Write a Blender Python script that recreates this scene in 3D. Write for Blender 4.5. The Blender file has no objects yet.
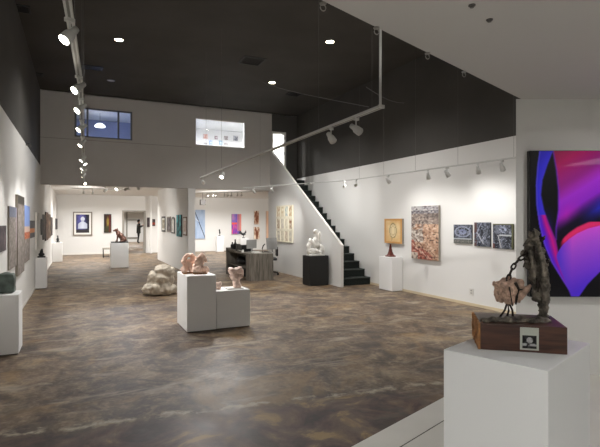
import bpy, bmesh, math, random
from mathutils import Vector, Matrix, noise
random.seed(5)
C = bpy.context.scene.collection
PI = math.pi
# ---------------------------------------------------------------- camera model
F, CX, HY, CH = 470.0, 300.0, 222.0, 1.55
TH = math.radians(25.3); SN, CS = math.sin(TH), math.cos(TH)
def wd(lat, d, z=0.0): return Vector((lat*CS + d*SN, d*CS - lat*SN, z))
def at(px, py, d): return wd((px-CX)/F*d, d, CH-(py-HY)/F*d)
def onX(px, py, X):
    return at(px, py, X/(SN+(px-CX)/F*CS))
def onY(px, py, Y):
    return at(px, py, Y/(CS-(px-CX)/F*SN))
def onZ(px, py, Z):
    return at(px, py, (CH-Z)*F/(py-HY))

# ---------------------------------------------------------------- materials
def lin(c):
    return tuple(((v/255)/12.92 if v/255 <= .04045 else ((v/255+.055)/1.055)**2.4) for v in c)
def nmat(name, rgb, rough=.6, metal=0, spec=.5, emit=0, bump=0, bscale=20, var=0, vscale=5, coat=0):
    m = bpy.data.materials.new(name); m.use_nodes = True
    n, l = m.node_tree.nodes, m.node_tree.links
    b = n['Principled BSDF']; col = lin(rgb)
    b.inputs['Base Color'].default_value = (*col, 1)
    b.inputs['Roughness'].default_value = rough
    b.inputs['Metallic'].default_value = metal
    b.inputs['Specular IOR Level'].default_value = spec
    b.inputs['Coat Weight'].default_value = coat
    tc = n.new('ShaderNodeTexCoord')
    if emit:
        b.inputs['Emission Color'].default_value = (*col, 1); b.inputs['Emission Strength'].default_value = emit
    if bump:
        t = n.new('ShaderNodeTexNoise'); t.inputs['Scale'].default_value = bscale; t.inputs['Detail'].default_value = 5
        l.new(tc.outputs['Object'], t.inputs['Vector'])
        bp = n.new('ShaderNodeBump'); bp.inputs['Strength'].default_value = bump; bp.inputs['Distance'].default_value = .02
        l.new(t.outputs['Fac'], bp.inputs['Height']); l.new(bp.outputs['Normal'], b.inputs['Normal'])
    if var:
        t = n.new('ShaderNodeTexNoise'); t.inputs['Scale'].default_value = vscale; t.inputs['Detail'].default_value = 6
        l.new(tc.outputs['Object'], t.inputs['Vector'])
        r = n.new('ShaderNodeValToRGB'); r.color_ramp.elements[0].position = .35; r.color_ramp.elements[1].position = .65
        r.color_ramp.elements[0].color = (*[max(0, c*(1-var)) for c in col], 1)
        r.color_ramp.elements[1].color = (*[min(1, c*(1+var)) for c in col], 1)
        l.new(t.outputs['Fac'], r.inputs['Fac']); l.new(r.outputs['Color'], b.inputs['Base Color'])
    return m
def wood_mat(name, dark, light, scale=3, axis=0, rough=.45):
    m = nmat(name, dark, rough); n, l = m.node_tree.nodes, m.node_tree.links; b = n['Principled BSDF']
    tc = n.new('ShaderNodeTexCoord'); mp = n.new('ShaderNodeMapping')
    s = [scale*9]*3; s[axis] = scale*.8; mp.inputs['Scale'].default_value = s
    t = n.new('ShaderNodeTexNoise'); t.inputs['Scale'].default_value = 1.5; t.inputs['Detail'].default_value = 7; t.inputs['Distortion'].default_value = .6
    r = n.new('ShaderNodeValToRGB'); r.color_ramp.elements[0].position = .38; r.color_ramp.elements[1].position = .62
    r.color_ramp.elements[0].color = (*lin(dark), 1); r.color_ramp.elements[1].color = (*lin(light), 1)
    l.new(tc.outputs['Object'], mp.inputs['Vector']); l.new(mp.outputs['Vector'], t.inputs['Vector'])
    l.new(t.outputs['Fac'], r.inputs['Fac']); l.new(r.outputs['Color'], b.inputs['Base Color'])
    return m
def vmat(name, rough=.6, coat=0):
    m = bpy.data.materials.new(name); m.use_nodes = True
    n, l = m.node_tree.nodes, m.node_tree.links; b = n['Principled BSDF']
    a = n.new('ShaderNodeVertexColor'); a.layer_name = 'Col'
    l.new(a.outputs['Color'], b.inputs['Base Color']); b.inputs['Specular IOR Level'].default_value = .25
    b.inputs['Roughness'].default_value = rough; b.inputs['Coat Weight'].default_value = coat
    b.inputs['Coat Roughness'].default_value = .03
    return m
M = dict(
 wall=nmat('white_wall_paint', (223,222,219), .75, bump=.05, bscale=60, spec=.3),
 loft=nmat('dimmed_white_wall_paint', (186,182,177), .8, spec=.3, var=.03, vscale=1.2),  # white loft wall, its weaker light put into a greyer colour
 dark=nmat('charcoal_ceiling_paint', (80,78,75), .85, spec=.2, var=.08, vscale=1),
 ceil=nmat('pale_ceiling_paint', (200,198,195), .85, spec=.2, bump=.08, bscale=8),
 trim=nmat('white_trim_paint', (228,226,220), .5),
 ped=nmat('white_pedestal_paint', (238,238,237), .5, spec=.4),
 pedf=nmat('white_pedestal_paint_near', (224,226,227), .45, spec=.4),
 black=nmat('black_paint', (34,35,35), .5, spec=.4),
 blackm=nmat('black_plastic', (22,22,23), .4),
 carpet=nmat('dark_green_grey_carpet', (44,48,46), .95, spec=.1, bump=.4, bscale=90, var=.15, vscale=40),
 track=nmat('grey_white_metal', (196,196,192), .4, spec=.5),
 dtrack=nmat('grey_metal', (120,118,112), .4, metal=.4),
 steel=nmat('brushed_steel', (165,165,162), .3, metal=1),
 cable=nmat('cable_grey', (92,90,86), .5),
 lens=nmat('lit_lamp_lens', (255,246,228), .3, emit=14),
 lensoff=nmat('unlit_lamp_lens', (200,198,190), .2),
 glow=nmat('lit_downlight', (255,240,212), .3, emit=25),
 stone=nmat('pale_limestone', (198,188,172), .8, bump=.5, bscale=9, var=.12, vscale=7),
 pink=nmat('pink_alabaster', (240,204,184), .55, bump=.25, bscale=14, var=.16, vscale=9),
 pinkl=nmat('pale_pink_alabaster', (240,212,198), .5, bump=.2, bscale=14, var=.1, vscale=9),
 marble=nmat('white_marble', (236,234,228), .35, var=.04, vscale=9),
 green=nmat('green_grey_stone', (82,94,88), .4, bump=.3, bscale=12, var=.35, vscale=12),
 bronze=nmat('dark_bronze', (104,98,89), .5, metal=.4, bump=1, bscale=45, var=.7, vscale=26),
 iron=nmat('dark_iron', (46,38,34), .5, metal=.6, bump=.5, bscale=40),
 dogm=nmat('brown_bronze', (106,74,62), .4, metal=.3, var=.4, vscale=14),
 redb=nmat('dark_red_bronze', (104,46,34), .38, metal=.35, var=.3, vscale=20),
 deskw=wood_mat('grey_weathered_wood', (92,87,79), (128,122,112), 2, 2, .6),
 blockw=wood_mat('reddish_brown_wood', (56,33,25), (80,49,36), 4, 0, .35),
 bark=nmat('raw_bark_edge', (156,110,66), .8, bump=.8, bscale=30, var=.35, vscale=25),
 cubem=nmat('pinkish_rough_stone', (186,156,138), .75, bump=.8, bscale=40, var=.4, vscale=30),
 plate=nmat('wall_socket_plastic', (214,212,206), .4),
 skin=nmat('skin', (190,145,120), .6), hair=nmat('dark_hair', (28,22,20), .7),
 coat=nmat('dark_green_black_coat', (40,42,38), .8), trous=nmat('black_trousers', (24,24,26), .8),
 screen=nmat('grey_monitor_shell', (148,148,146), .45),
 paper=nmat('paper', (230,230,226), .7),
 frame_dk=nmat('black_picture_frame', (30,28,27), .4),
 frame_gy=nmat('bronze_grey_picture_frame', (110,98,84), .4),
 frame_br=nmat('brown_picture_frame', (110,76,52), .45),
 mat_w=nmat('white_picture_mat', (232,230,224), .8),
 canvas=nmat('canvas_side', (150,142,130), .8),
 cedge=nmat('dark_canvas_side', (52,54,52), .6),
 blue=nmat('blue_room_paint', (154,160,190), .8),
 art=vmat('painted_canvas', .6), gart=vmat('painted_canvas_glossy', .45, .22),
)
# polished stained concrete floor
def floor_mat():
    m = bpy.data.materials.new('stained_concrete'); m.use_nodes = True
    n, l = m.node_tree.nodes, m.node_tree.links; b = n['Principled BSDF']
    tc = n.new('ShaderNodeTexCoord')
    def noi(sc, det, dist, mp=None):
        t = n.new('ShaderNodeTexNoise'); t.inputs['Scale'].default_value = sc; t.inputs['Detail'].default_value = det
        t.inputs['Distortion'].default_value = dist; t.inputs['Roughness'].default_value = .62
        if mp:
            q = n.new('ShaderNodeMapping'); q.inputs['Scale'].default_value = mp[0]; q.inputs['Location'].default_value = mp[1]
            l.new(tc.outputs['Object'], q.inputs['Vector']); l.new(q.outputs['Vector'], t.inputs['Vector'])
        else: l.new(tc.outputs['Object'], t.inputs['Vector'])
        return t.outputs['Fac']
    def ramp(fac, els):
        r = n.new('ShaderNodeValToRGB'); e = r.color_ramp.elements
        while len(e) < len(els): e.new(.5)
        for q, (p, c) in zip(e, els): q.position = p; q.color = (*lin(c), 1) if len(c) == 3 else c
        l.new(fac, r.inputs['Fac']); return r.outputs['Color']
    def mix(fac, a, c, mode='MIX'):
        x = n.new('ShaderNodeMix'); x.data_type = 'RGBA'; x.blend_type = mode
        if isinstance(fac, float): x.inputs[0].default_value = fac
        else: l.new(fac, x.inputs[0])
        l.new(a, x.inputs[6]); l.new(c, x.inputs[7]); return x.outputs[2]
    W, K = (1,1,1,1), (0,0,0,1)
    base = ramp(noi(1.15, 10, .8), [(.34, (50,36,28)), (.45, (82,63,49)), (.54, (113,93,72)), (.64, (158,140,112))])
    fine = ramp(noi(5, 8, .6), [(.38, (56,41,33)), (.5, (102,83,65)), (.62, (164,146,118))])
    c = mix(.42, base, fine)
    grit = ramp(noi(22, 6, .3), [(.36, (46,34,28)), (.5, (104,86,68)), (.64, (176,160,134))])
    c = mix(.22, c, grit)
    dk = ramp(noi(1.7, 7, 1.6, ((1,.8,1), (7,3,0))), [(.5, K), (.6, W)])
    dkc = n.new('ShaderNodeRGB'); dkc.outputs[0].default_value = (*lin((50,40,37)), 1)
    h = n.new('ShaderNodeMath'); h.operation = 'MULTIPLY'; h.inputs[1].default_value = .62; l.new(dk, h.inputs[0])
    c = mix(h.outputs[0], c, dkc.outputs[0])
    yl = ramp(noi(1.1, 6, 1.2, ((1,1,1), (21,13,0))), [(.56, K), (.66, W)])
    ylc = n.new('ShaderNodeRGB'); ylc.outputs[0].default_value = (*lin((146,116,72)), 1)
    h = n.new('ShaderNodeMath'); h.operation = 'MULTIPLY'; h.inputs[1].default_value = .5; l.new(yl, h.inputs[0])
    c = mix(h.outputs[0], c, ylc.outputs[0])
    lt = ramp(noi(1.5, 10, .5, ((.8,2.2,1), (3,31,0))), [(.56, K), (.66, W)])
    ltc = n.new('ShaderNodeRGB'); ltc.outputs[0].default_value = (*lin((176,164,144)), 1)
    h = n.new('ShaderNodeMath'); h.operation = 'MULTIPLY'; h.inputs[1].default_value = .55; l.new(lt, h.inputs[0])
    c = mix(h.outputs[0], c, ltc.outputs[0])
    # old slab joint running across the hall, worn pale, with maroon and yellow staining on the near slab
    sx = n.new('ShaderNodeSeparateXYZ'); l.new(tc.outputs['Object'], sx.inputs[0])
    def mth(op, a_, b_=None, clamp=False):
        q = n.new('ShaderNodeMath'); q.operation = op; q.use_clamp = clamp
        for i_, v_ in enumerate((a_, b_)):
            if v_ is None: continue
            if isinstance(v_, (int, float)): q.inputs[i_].default_value = v_
            else: l.new(v_, q.inputs[i_])
        return q.outputs[0]
    wob = mth('MULTIPLY', mth('SUBTRACT', noi(4.5, 9, .4, ((1,1,1),(5,5,0))), .5), .36)
    dist = mth('ADD', mth('ADD', mth('SUBTRACT', sx.outputs[1], 3.95), mth('MULTIPLY', sx.outputs[0], .13)), wob)
    near = mth('MULTIPLY', dist, -6.0, True)
    near = mth('MULTIPLY', near, mth('SUBTRACT', 1.0, mth('MULTIPLY', mth('SUBTRACT', sx.outputs[0], 2.6), 1.5, True)))
    mar = ramp(noi(2.4, 8, .8, ((1,1,1),(9,1,0))), [(.40, (44,34,33)), (.48, (78,54,50)), (.56, (106,84,68)), (.63, (160,132,84))])
    c = mix(mth('MULTIPLY', near, .82), c, mar)
    band = mth('SUBTRACT', 1.0, mth('MULTIPLY', mth('ABSOLUTE', dist), 16.0), True)
    brk = ramp(noi(5.5, 7, .3, ((1,1,1),(2,8,0))), [(.46, K), (.56, W)])
    pal = n.new('ShaderNodeRGB'); pal.outputs[0].default_value = (*lin((178,168,146)), 1)
    c = mix(mth('MULTIPLY', mth('MULTIPLY', band, brk), .9), c, pal.outputs[0])
    l.new(c, b.inputs['Base Color'])
    r = n.new('ShaderNodeMapRange'); r.inputs[3].default_value = .34; r.inputs[4].default_value = .66; b.inputs['Specular IOR Level'].default_value = .4
    l.new(noi(2.2, 6, .5), r.inputs[0]); l.new(r.outputs[0], b.inputs['Roughness'])
    bp = n.new('ShaderNodeBump'); bp.inputs['Strength'].default_value = .12; bp.inputs['Distance'].default_value = .02
    l.new(noi(7, 8, .4), bp.inputs['Height']); l.new(bp.outputs['Normal'], b.inputs['Normal'])
    return m
M['floor'] = floor_mat()
def glass_mat():
    m = bpy.data.materials.new('window_glass'); m.use_nodes = True
    n, l = m.node_tree.nodes, m.node_tree.links; n.remove(n['Principled BSDF'])
    t = n.new('ShaderNodeBsdfTransparent'); t.inputs[0].default_value = (.93,.95,.98,1)
    g = n.new('ShaderNodeBsdfGlossy'); g.inputs['Roughness'].default_value = .02
    lw = n.new('ShaderNodeLayerWeight'); lw.inputs[0].default_value = .25
    mx = n.new('ShaderNodeMixShader'); l.new(lw.outputs['Fresnel'], mx.inputs[0]); l.new(t.outputs[0], mx.inputs[1]); l.new(g.outputs[0], mx.inputs[2])
    l.new(mx.outputs[0], n['Material Output'].inputs[0]); return m
M['glass'] = glass_mat()

# ---------------------------------------------------------------- mesh helpers
def box(bm, x0, y0, z0, x1, y1, z1, mat=None):
    vs = [bm.verts.new((x, y, z)) for z in (z0, z1) for y in (y0, y1) for x in (x0, x1)]
    if mat:
        for v in vs: v.co = mat @ v.co
    for f in ((0,2,3,1),(4,5,7,6),(0,1,5,4),(2,6,7,3),(0,4,6,2),(1,3,7,5)): bm.faces.new([vs[i] for i in f])
    return bm
def prism(bm, pts, axis, a, b):
    """extrude 2-D polygon pts along axis ('x','y','z') from a to b"""
    def mk(p, t):
        return {'x': (t, p[0], p[1]), 'y': (p[0], t, p[1]), 'z': (p[0], p[1], t)}[axis]
    A = [bm.verts.new(mk(p, a)) for p in pts]; B = [bm.verts.new(mk(p, b)) for p in pts]
    bm.faces.new(A); bm.faces.new(B[::-1])
    for i in range(len(pts)):
        j = (i+1) % len(pts); bm.faces.new((A[i], B[i], B[j], A[j]))
    bmesh.ops.recalc_face_normals(bm, faces=bm.faces)
    return bm
def tube(bm, pts, r, seg=8, r1=None):
    pts = [Vector(p) for p in pts]; rings = []
    for i, p in enumerate(pts):
        t = (pts[min(i+1, len(pts)-1)] - pts[max(i-1, 0)]).normalized()
        u = t.cross(Vector((0,0,1))); u = t.cross(Vector((1,0,0))) if u.length < .05 else u
        u.normalize(); v = t.cross(u)
        rr = r if r1 is None else r+(r1-r)*i/(len(pts)-1)
        if isinstance(r, (list, tuple)): rr = r[i]
        rings.append([bm.verts.new(p + u*math.cos(a)*rr + v*math.sin(a)*rr) for a in [2*PI*k/seg for k in range(seg)]])
    for a, b in zip(rings, rings[1:]):
        for k in range(seg): bm.faces.new((a[k], a[(k+1)%seg], b[(k+1)%seg], b[k]))
    bm.faces.new(rings[0][::-1]); bm.faces.new(rings[-1])
    bmesh.ops.recalc_face_normals(bm, faces=bm.faces)
    return bm
def lathe(bm, prof, cx=0, cy=0, seg=16, mat=None, caps=True):
    rings = [[bm.verts.new((cx+r*math.cos(2*PI*k/seg), cy+r*math.sin(2*PI*k/seg), z)) for k in range(seg)] for r, z in prof]
    if mat:
        for R in rings:
            for v in R: v.co = mat @ v.co
    for a, b in zip(rings, rings[1:]):
        for k in range(seg): bm.faces.new((a[k], a[(k+1)%seg], b[(k+1)%seg], b[k]))
    if caps: bm.faces.new(rings[0][::-1]); bm.faces.new(rings[-1])
    bmesh.ops.recalc_face_normals(bm, faces=bm.faces)
    return bm
def nb(): return bmesh.new()
def obj(name, bm, mat, parent=None, smooth=False, bevel=0, label=None):
    me = bpy.data.meshes.new(name); bm.to_mesh(me); bm.free()
    o = bpy.data.objects.new(name, me); C.objects.link(o)
    me.materials.append(M[mat] if isinstance(mat, str) else mat)
    if smooth:
        for p in me.polygons: p.use_smooth = True
    if bevel:
        bv = o.modifiers.new('bevel', 'BEVEL'); bv.width = bevel; bv.segments = 2; bv.limit_method = 'ANGLE'
    if parent: o.parent = parent
    if label: o['label'] = label
    return o
def thing(name, label, cat, loc=(0,0,0), rotz=0, group=None):
    o = bpy.data.objects.new(name, None); C.objects.link(o); o.empty_display_size = .1
    o.location = loc; o.rotation_euler = (0,0,rotz); o['label'] = label; o['category'] = cat
    if group: o['group'] = group
    return o
def tag(o, label, cat, group=None):
    o['label'] = label; o['category'] = cat
    if group: o['group'] = group
    return o
def struct(name, bm, mat, parent=None, **k):
    bmesh.ops.recalc_face_normals(bm, faces=bm.faces)
    o = obj(name, bm, mat, parent, **k)
    if not parent: o['kind'] = 'structure'
    return o
def dup(root, loc, rotz=0, label=None, group=None):
    r = root.copy(); C.objects.link(r); r.location = loc; r.rotation_euler = (0,0,rotz)
    if label: r['label'] = label
    if group: r['group'] = group
    for ch in list(root.children):
        c = ch.copy(); C.objects.link(c); c.parent = r
        for g in list(ch.children):
            d = g.copy(); C.objects.link(d); d.parent = c
    return r
def bake(o):
    """turn modifiers into plain mesh"""
    dg = bpy.context.evaluated_depsgraph_get(); dg.update()
    me = bpy.data.meshes.new_from_object(o.evaluated_get(dg)); old = o.data
    o.modifiers.clear(); o.data = me; me.name = old.name
    return o
def blob(name, balls, mat, parent=None, voxel=.02, amp=0.0, fs=6, smooth=3, chains=(), seed=0, flat=None, cubes=()):
    """organic mass: ellipsoids (centre, radii) and tapered chains fused, roughened by noise"""
    bm = nb()
    for c, r in balls:
        r = (r,)*3 if isinstance(r, (int, float)) else r
        bmesh.ops.create_icosphere(bm, subdivisions=3, radius=1, matrix=Matrix.Translation(c) @ Matrix.Diagonal((*r, 1)))
    for pts, rad in chains: tube(bm, pts, rad, 10)
    for mt in cubes: box(bm, -1,-1,-1,1,1,1, mt)
    o = obj(name, bm, mat, parent)
    md = o.modifiers.new('r', 'REMESH'); md.mode = 'VOXEL'; md.voxel_size = voxel
    if smooth:
        s = o.modifiers.new('s', 'SMOOTH'); s.iterations = smooth; s.factor = .5
    bake(o)
    if amp:
        me = o.data; ns = [v.normal.copy() for v in me.vertices]
        for v, nn in zip(me.vertices, ns):
            q = v.co*fs + Vector((seed*3.1, seed, 0))
            v.co += nn*amp*(noise.noise(q) + .6*noise.noise(q*2.3) + .35*abs(noise.noise(q*5)))
    if flat is not None:
        for v in o.data.vertices:
            if v.co.z < flat: v.co.z = flat
    o.data.materials.clear(); o.data.materials.append(M[mat])
    for p in o.data.polygons: p.use_smooth = True
    return o

# ---------------------------------------------------------------- paint functions
def lerp(a, b, t):
    t = max(0, min(1, t)); return tuple(x+(y-x)*t for x, y in zip(a, b))
def nz(x, y, s, o=0, oct=4):
    v = 0; a = 1; t = 0
    for i in range(oct):
        v += a*noise.noise(Vector((x*s, y*s, o+i*7.3))); t += a; a *= .55; s *= 2.1
    return v/t
def grad(t, stops):
    for (p0, c0), (p1, c1) in zip(stops, stops[1:]):
        if t <= p1: return lerp(c0, c1, (t-p0)/(p1-p0))
    return stops[-1][1]
def painted(name, w, h, fn, parent, x0=0, z0=0, y=0, nx=30, nzz=30, mat='art', label=None):
    """flat painted face, u to the right and v up, fn(u,v)->sRGB"""
    bm = nb(); vs = [[bm.verts.new((x0+w*i/nx, y, z0+h*j/nzz)) for i in range(nx+1)] for j in range(nzz+1)]
    for j in range(nzz):
        for i in range(nx): bm.faces.new((vs[j][i], vs[j][i+1], vs[j+1][i+1], vs[j+1][i]))
    o = obj(name, bm, mat, parent, label=label); me = o.data
    ca = me.color_attributes.new('Col', 'FLOAT_COLOR', 'POINT')
    k = 0
    for j in range(nzz+1):
        for i in range(nx+1):
            c = fn(i/nx, j/nzz); ca.data[k].color = (*lin([max(0, min(255, q)) for q in c]), 1); k += 1
    return o
def placeart(face, p0, p1, const):
    """face 'R','L','B','D' ; p0=(px left,py top) p1=(px right, py bottom) -> origin bottom-left, rotz, w, h"""
    if face == 'R': a = onX(p0[0], p0[1], const); b = onX(p1[0], p1[1], const); rz = -PI/2; w = a.y-b.y
    elif face == 'L': a = onX(p0[0], p0[1], const); b = onX(p1[0], p1[1], const); rz = PI/2; w = b.y-a.y
    else: a = onY(p0[0], p0[1], const); b = onY(p1[0], p1[1], const); rz = 0; w = b.x-a.x
    return Vector((a.x, a.y, b.z)), rz, w, a.z-b.z
def canvas(name, label, cat, face, p0, p1, const, fn, depth=.04, side='canvas', frame=None, fw=.03, mat=None, n=26, group=None, artmat='art'):
    sg = 1 if face == 'L' else -1
    loc, rz, w, h = placeart(face, p0, p1, const+sg*depth)
    if face == 'B': loc.y = const-.003
    else: loc.x = const+sg*.003
    t = thing(name, label, cat, loc, rz, group)
    if frame:
        b = nb()
        box(b, 0,-depth,0, fw,0,h); box(b, w-fw,-depth,0, w,0,h); box(b, fw,-depth,0, w-fw,0,fw); box(b, fw,-depth,h-fw, w-fw,0,h)
        obj('frame', b, frame, t)
        ms = mat or 0
        b = box(nb(), fw, -.012, fw, w-fw, 0, h-fw); obj('mat_board' if ms else 'backing', b, 'mat_w' if ms else 'cedge', t)
        i = fw+ms
        painted('picture', w-2*i, h-2*i, fn, t, i, i, -.014, n, int(n*1.3), artmat)
    else:
        b = box(nb(), 0, -depth, 0, w, 0, h); obj('stretcher', b, side, t)
        painted('painted_surface', w, h, fn, t, 0, 0, -depth-.001, n, int(n*1.3), artmat)
    return t

# ================================================================ SETTING
LX, RX, SX, LY, BY, HC = -.9, 6.6, 5.7, 14.2, 24.7, 5.07      # left wall, right wall, stair wall, loft front, back wall, hall ceiling
GC = 2.85                                                       # gallery ceiling
struct('floor', box(nb(), -1.1, -6, -.1, 10.7, 39, 0), 'floor')
struct('wall_left', box(nb(), LX-.15, -6, 0, LX, BY, 3.05), 'wall')
struct('wall_left_upper', box(nb(), LX-.15, -6, 3.05, LX, 18, HC), 'dark')
struct('wall_right', box(nb(), RX, -6, 0, RX+.15, LY, 2.99), 'wall')
struct('wall_right_upper', box(nb(), RX, -6, 2.99, RX+.15, LY, HC), 'dark')
struct('ceiling', box(nb(), LX-.15, -6, HC, RX+.15, LY, HC+.1), 'dark')
# loft front wall with window and door openings
wa0, wa1 = onY(74.5,107.5,LY), onY(132.4,140.6,LY)
wb0, wb1 = onY(195.5,116.8,LY), onY(245,148.6,LY)
WZ0, WZ1 = 3.88, 4.70
b = nb(); z0, z1 = 2.56, HC
def wallrect(x0, x1, za, zb, y0=LY, y1=LY+.15): box(b, x0, y0, za, x1, y1, zb)
wallrect(LX, SX, z0, WZ0); wallrect(LX, SX, WZ1, z1)
wallrect(LX, wa0.x, WZ0, WZ1); wallrect(wa1.x, wb0.x, WZ0, WZ1); wallrect(wb1.x, SX, WZ0, WZ1)
struct('wall_loft_front', b, 'loft')
DX = 6.2
b = nb(); wallrect(SX, DX, 4.5, z1); wallrect(DX, RX+.15, 2.9, z1)
struct('wall_stair_head', b, 'dark')
struct('trim_1', box(nb(), LX, LY-.008, 3.795, 3.1, LY, 3.81), nmat('grey_joint', (150,145,138)))
# column (end of the divider wall) and divider
struct('wall_divider', box(nb(), 3.0, LY+.003, 0, 3.21, 20.2, GC), 'wall')
struct('wall_under_loft', box(nb(), SX-.06, LY+.003, 0, 10.6, LY+.15, GC), 'wall')
struct('wall_east', box(nb(), 10.5, LY+.15, 0, 10.65, BY+.1, GC), 'wall')
# stair parapet wall
pz0, pz1 = .98, 3.80
struct('wall_stair', prism(nb(), [(9.64,0),(LY,0),(LY,pz1+.1),(9.64,pz0)], 'x', SX-.06, SX), 'wall')
b = prism(nb(), [(9.63,pz0+.0),(LY,pz1+.1),(LY,pz1+.115),(9.63,pz0+.015)], 'x', SX-.062, SX+.002)
struct('trim_2', b, 'trim')
# gallery ceiling / loft floor
struct('ceiling_gallery', box(nb(), LX-.15, LY+.15, GC, 10.65, BY+.1, GC+.05), 'wall')
struct('floor_loft', box(nb(), LX, LY+.15, 2.9, RX+.15, 18.1, 2.95), 'carpet')
struct('ceiling_loft', box(nb(), LX-.15, LY, HC-.02, RX+.15, 18.1, HC+.1), 'wall')
struct('wall_loft_back', box(nb(), 2.3, 17.6, 2.95, RX+.15, 17.7, HC-.02), 'wall')
struct('wall_loft_right', box(nb(), RX, LY+.15, 2.95, RX+.15, 17.6, HC-.02), 'wall')
struct('wall_loft_blue', box(nb(), LX, 17.6, 2.95, 2.3, 17.7, HC-.02), 'blue')
struct('wall_loft_partition', box(nb(), 2.2, LY+.15, 2.95, 2.3, 17.6, HC-.02), 'blue')
# back wall with door opening
o0, o1 = onY(122.5,211,BY).x, 3.07
b = nb()
box(b, LX-.15, BY, 0, o0, BY+.12, GC); box(b, o0, BY, 2.08, o1, BY+.12, GC); box(b, o1, BY, 0, 10.65, BY+.12, GC)
struct('wall_back', b, 'wall')
b = nb(); box(b, o0-.02, BY-.02, 0, o0+.08, BY+.14, 2.12); box(b, o1-.08, BY-.02, 0, o1+.02, BY+.14, 2.12); box(b, o0+.08, BY-.02, 2.04, o1-.08, BY+.14, 2.12)
struct('trim_3', b, nmat('grey_door_trim', (150,146,138)))
# room far behind the door opening
b = nb(); box(b, 1.0, 38.5, 0, 6.3, 38.6, 2.6); box(b, .9, BY+.12, 0, 1.0, 38.6, 2.6)
struct('wall_far', b, 'wall')
struct('wall_far_right', box(nb(), 6.2, BY+.12, 0, 6.3, 38.5, 2.6), 'wall')
struct('ceiling_far', box(nb(), .9, BY+.12, 2.6, 6.3, 38.6, 2.7), 'wall')
fa, fb = onY(127.5, 220.3, 38.5), onY(137.5, 220.3, 38.5)
b = nb(); box(b, fa.x-.1, 38.44, 0, fa.x, 38.5, 2.5); box(b, fa.x, 38.44, fa.z, fb.x, 38.5, fa.z+.07); box(b, fa.x, 38.44, .3, fb.x, 38.5, .38)
struct('trim_4', b, nmat('grey_panel_trim', (140,137,130)))
# baseboards / cove strips
struct('baseboard_right', box(nb(), RX-.012, 0, 0, RX, 9.9, .05), nmat('beige_strip', (205,190,160)))
struct('baseboard_back', box(nb(), LX, BY-.012, 0, o0, BY, .08), 'trim')
struct('baseboard_left', box(nb(), LX, 0, 0, LX+.012, BY-.1, .05), 'trim')
# raised platform and low ceiling, both cut at 45 degrees to the view
def LD(pts): return [tuple(wd(a, c).xy) for a, c in pts]
PZ = .17
plat = LD([(-1.4, 1.17), (2.3, 4.87), (5.2, 4.87), (5.2, -3.5), (-1.4, -3.5)])
struct('platform', prism(nb(), plat, 'z', 0, PZ), nmat('white_painted_platform', (222,220,212), .5, var=.03, vscale=3))
# seam in the platform boards
e = wd(1,1).normalized(); s0 = onZ(400.5,447,PZ); s0 = s0 - e*2; s1 = s0 + e*5.2; pr = Vector((e.y,-e.x,0))*.003
b = nb(); prism(b, [tuple((s0-pr).xy), tuple((s0+pr).xy), tuple((s1+pr).xy), tuple((s1-pr).xy)], 'z', PZ, PZ+.0015)
struct('trim_5', b, nmat('board_seam', (70,68,64)))
FC, WDd, WL = 2.66, 4.24, 1.949
slab = LD([(-2.6, -.36), (WL, WDd-.045+.0), (WL+.2, WDd+.15), (5.2, WDd+.15), (5.2, -3.5), (-2.6, -3.5)])
struct('ceiling_near', prism(nb(), slab, 'z', FC, FC+.2), 'ceil')
pw = LD([(WL, WDd), (WL+.15, WDd+.15), (5.2, WDd+.15), (5.2, WDd)])
struct('wall_near', prism(nb(), pw, 'z', PZ, FC), 'wall')
# unseen front wall; high openings added to let fill light into the hall
b = nb(); box(b, LX-.15, -6, 0, RX+.15, -5.85, 2.95); box(b, LX-.15, -6, 4.95, RX+.15, -5.85, HC)
for x in (LX-.15, 1.6, 4.1, RX): box(b, x, -6, 2.95, x+.15, -5.85, 4.95)
struct('wall_front', b, 'dark')

# ---- stairs
ns, y0, run, rise = 16, 9.85, .25, .181
pts = [(y0, 0)]
for i in range(ns): pts += [(y0+i*run, (i+1)*rise), (y0+(i+1)*run, (i+1)*rise)]
pts[-1] = (LY-.01, ns*rise)
pts += [(LY-.01, ns*rise-.25), (y0+.45, 0)]
t = thing('staircase', 'straight flight of dark carpeted stairs climbing between the parapet wall and right wall', 'stairs', (0,0,0))
obj('carpeted_steps', prism(nb(), pts, 'x', SX+.005, RX-.01), 'carpet', t)
b = nb()
for i in range(ns): tube(b, [(SX+.01, y0+i*run-.004, (i+1)*rise-.014), (RX-.012, y0+i*run-.004, (i+1)*rise-.014)], .014, 8)
obj('nosing', b, nmat('nosing_carpet', (58,63,60), .9), t)
# ---- loft windows and door
w = struct('window_1', nb(), 'dtrack')
b = nb(); x0, x1 = wa0.x, wa1.x
m1, m2 = onY(87.5,120,LY).x, onY(118.5,120,LY).x
for x in (x0, m1-.025, m2-.025, x1-.05): box(b, x, LY+.02, WZ0, x+.05, LY+.08, WZ1)
box(b, x0, LY+.02, WZ0, x1, LY+.08, WZ0+.04); box(b, x0, LY+.02, WZ1-.04, x1, LY+.08, WZ1)
obj('window_frame', b, nmat('grey_aluminium_frame', (96,96,98), .4), w)
for a, c in ((x0+.05, m1-.025), (m1+.025, m2-.025), (m2+.025, x1-.05)):
    obj('pane', box(nb(), a, LY+.045, WZ0+.04, c, LY+.05, WZ1-.04), 'glass', w)
w = struct('window_2', nb(), 'trim')
b = nb(); x0, x1 = wb0.x, wb1.x
for x in (x0, x1-.02): box(b, x, LY+.01, WZ0, x+.02, LY+.14, WZ1)
box(b, x0, LY+.01, WZ0, x1, LY+.14, WZ0+.02); box(b, x0, LY+.01, WZ1-.02, x1, LY+.14, WZ1)
obj('window_frame', b, 'trim', w)
obj('pane', box(nb(), x0+.02, LY+.07, WZ0+.02, x1-.02, LY+.075, WZ1-.02), 'glass', w)
d = struct('door_1', nb(), 'trim')
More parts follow.
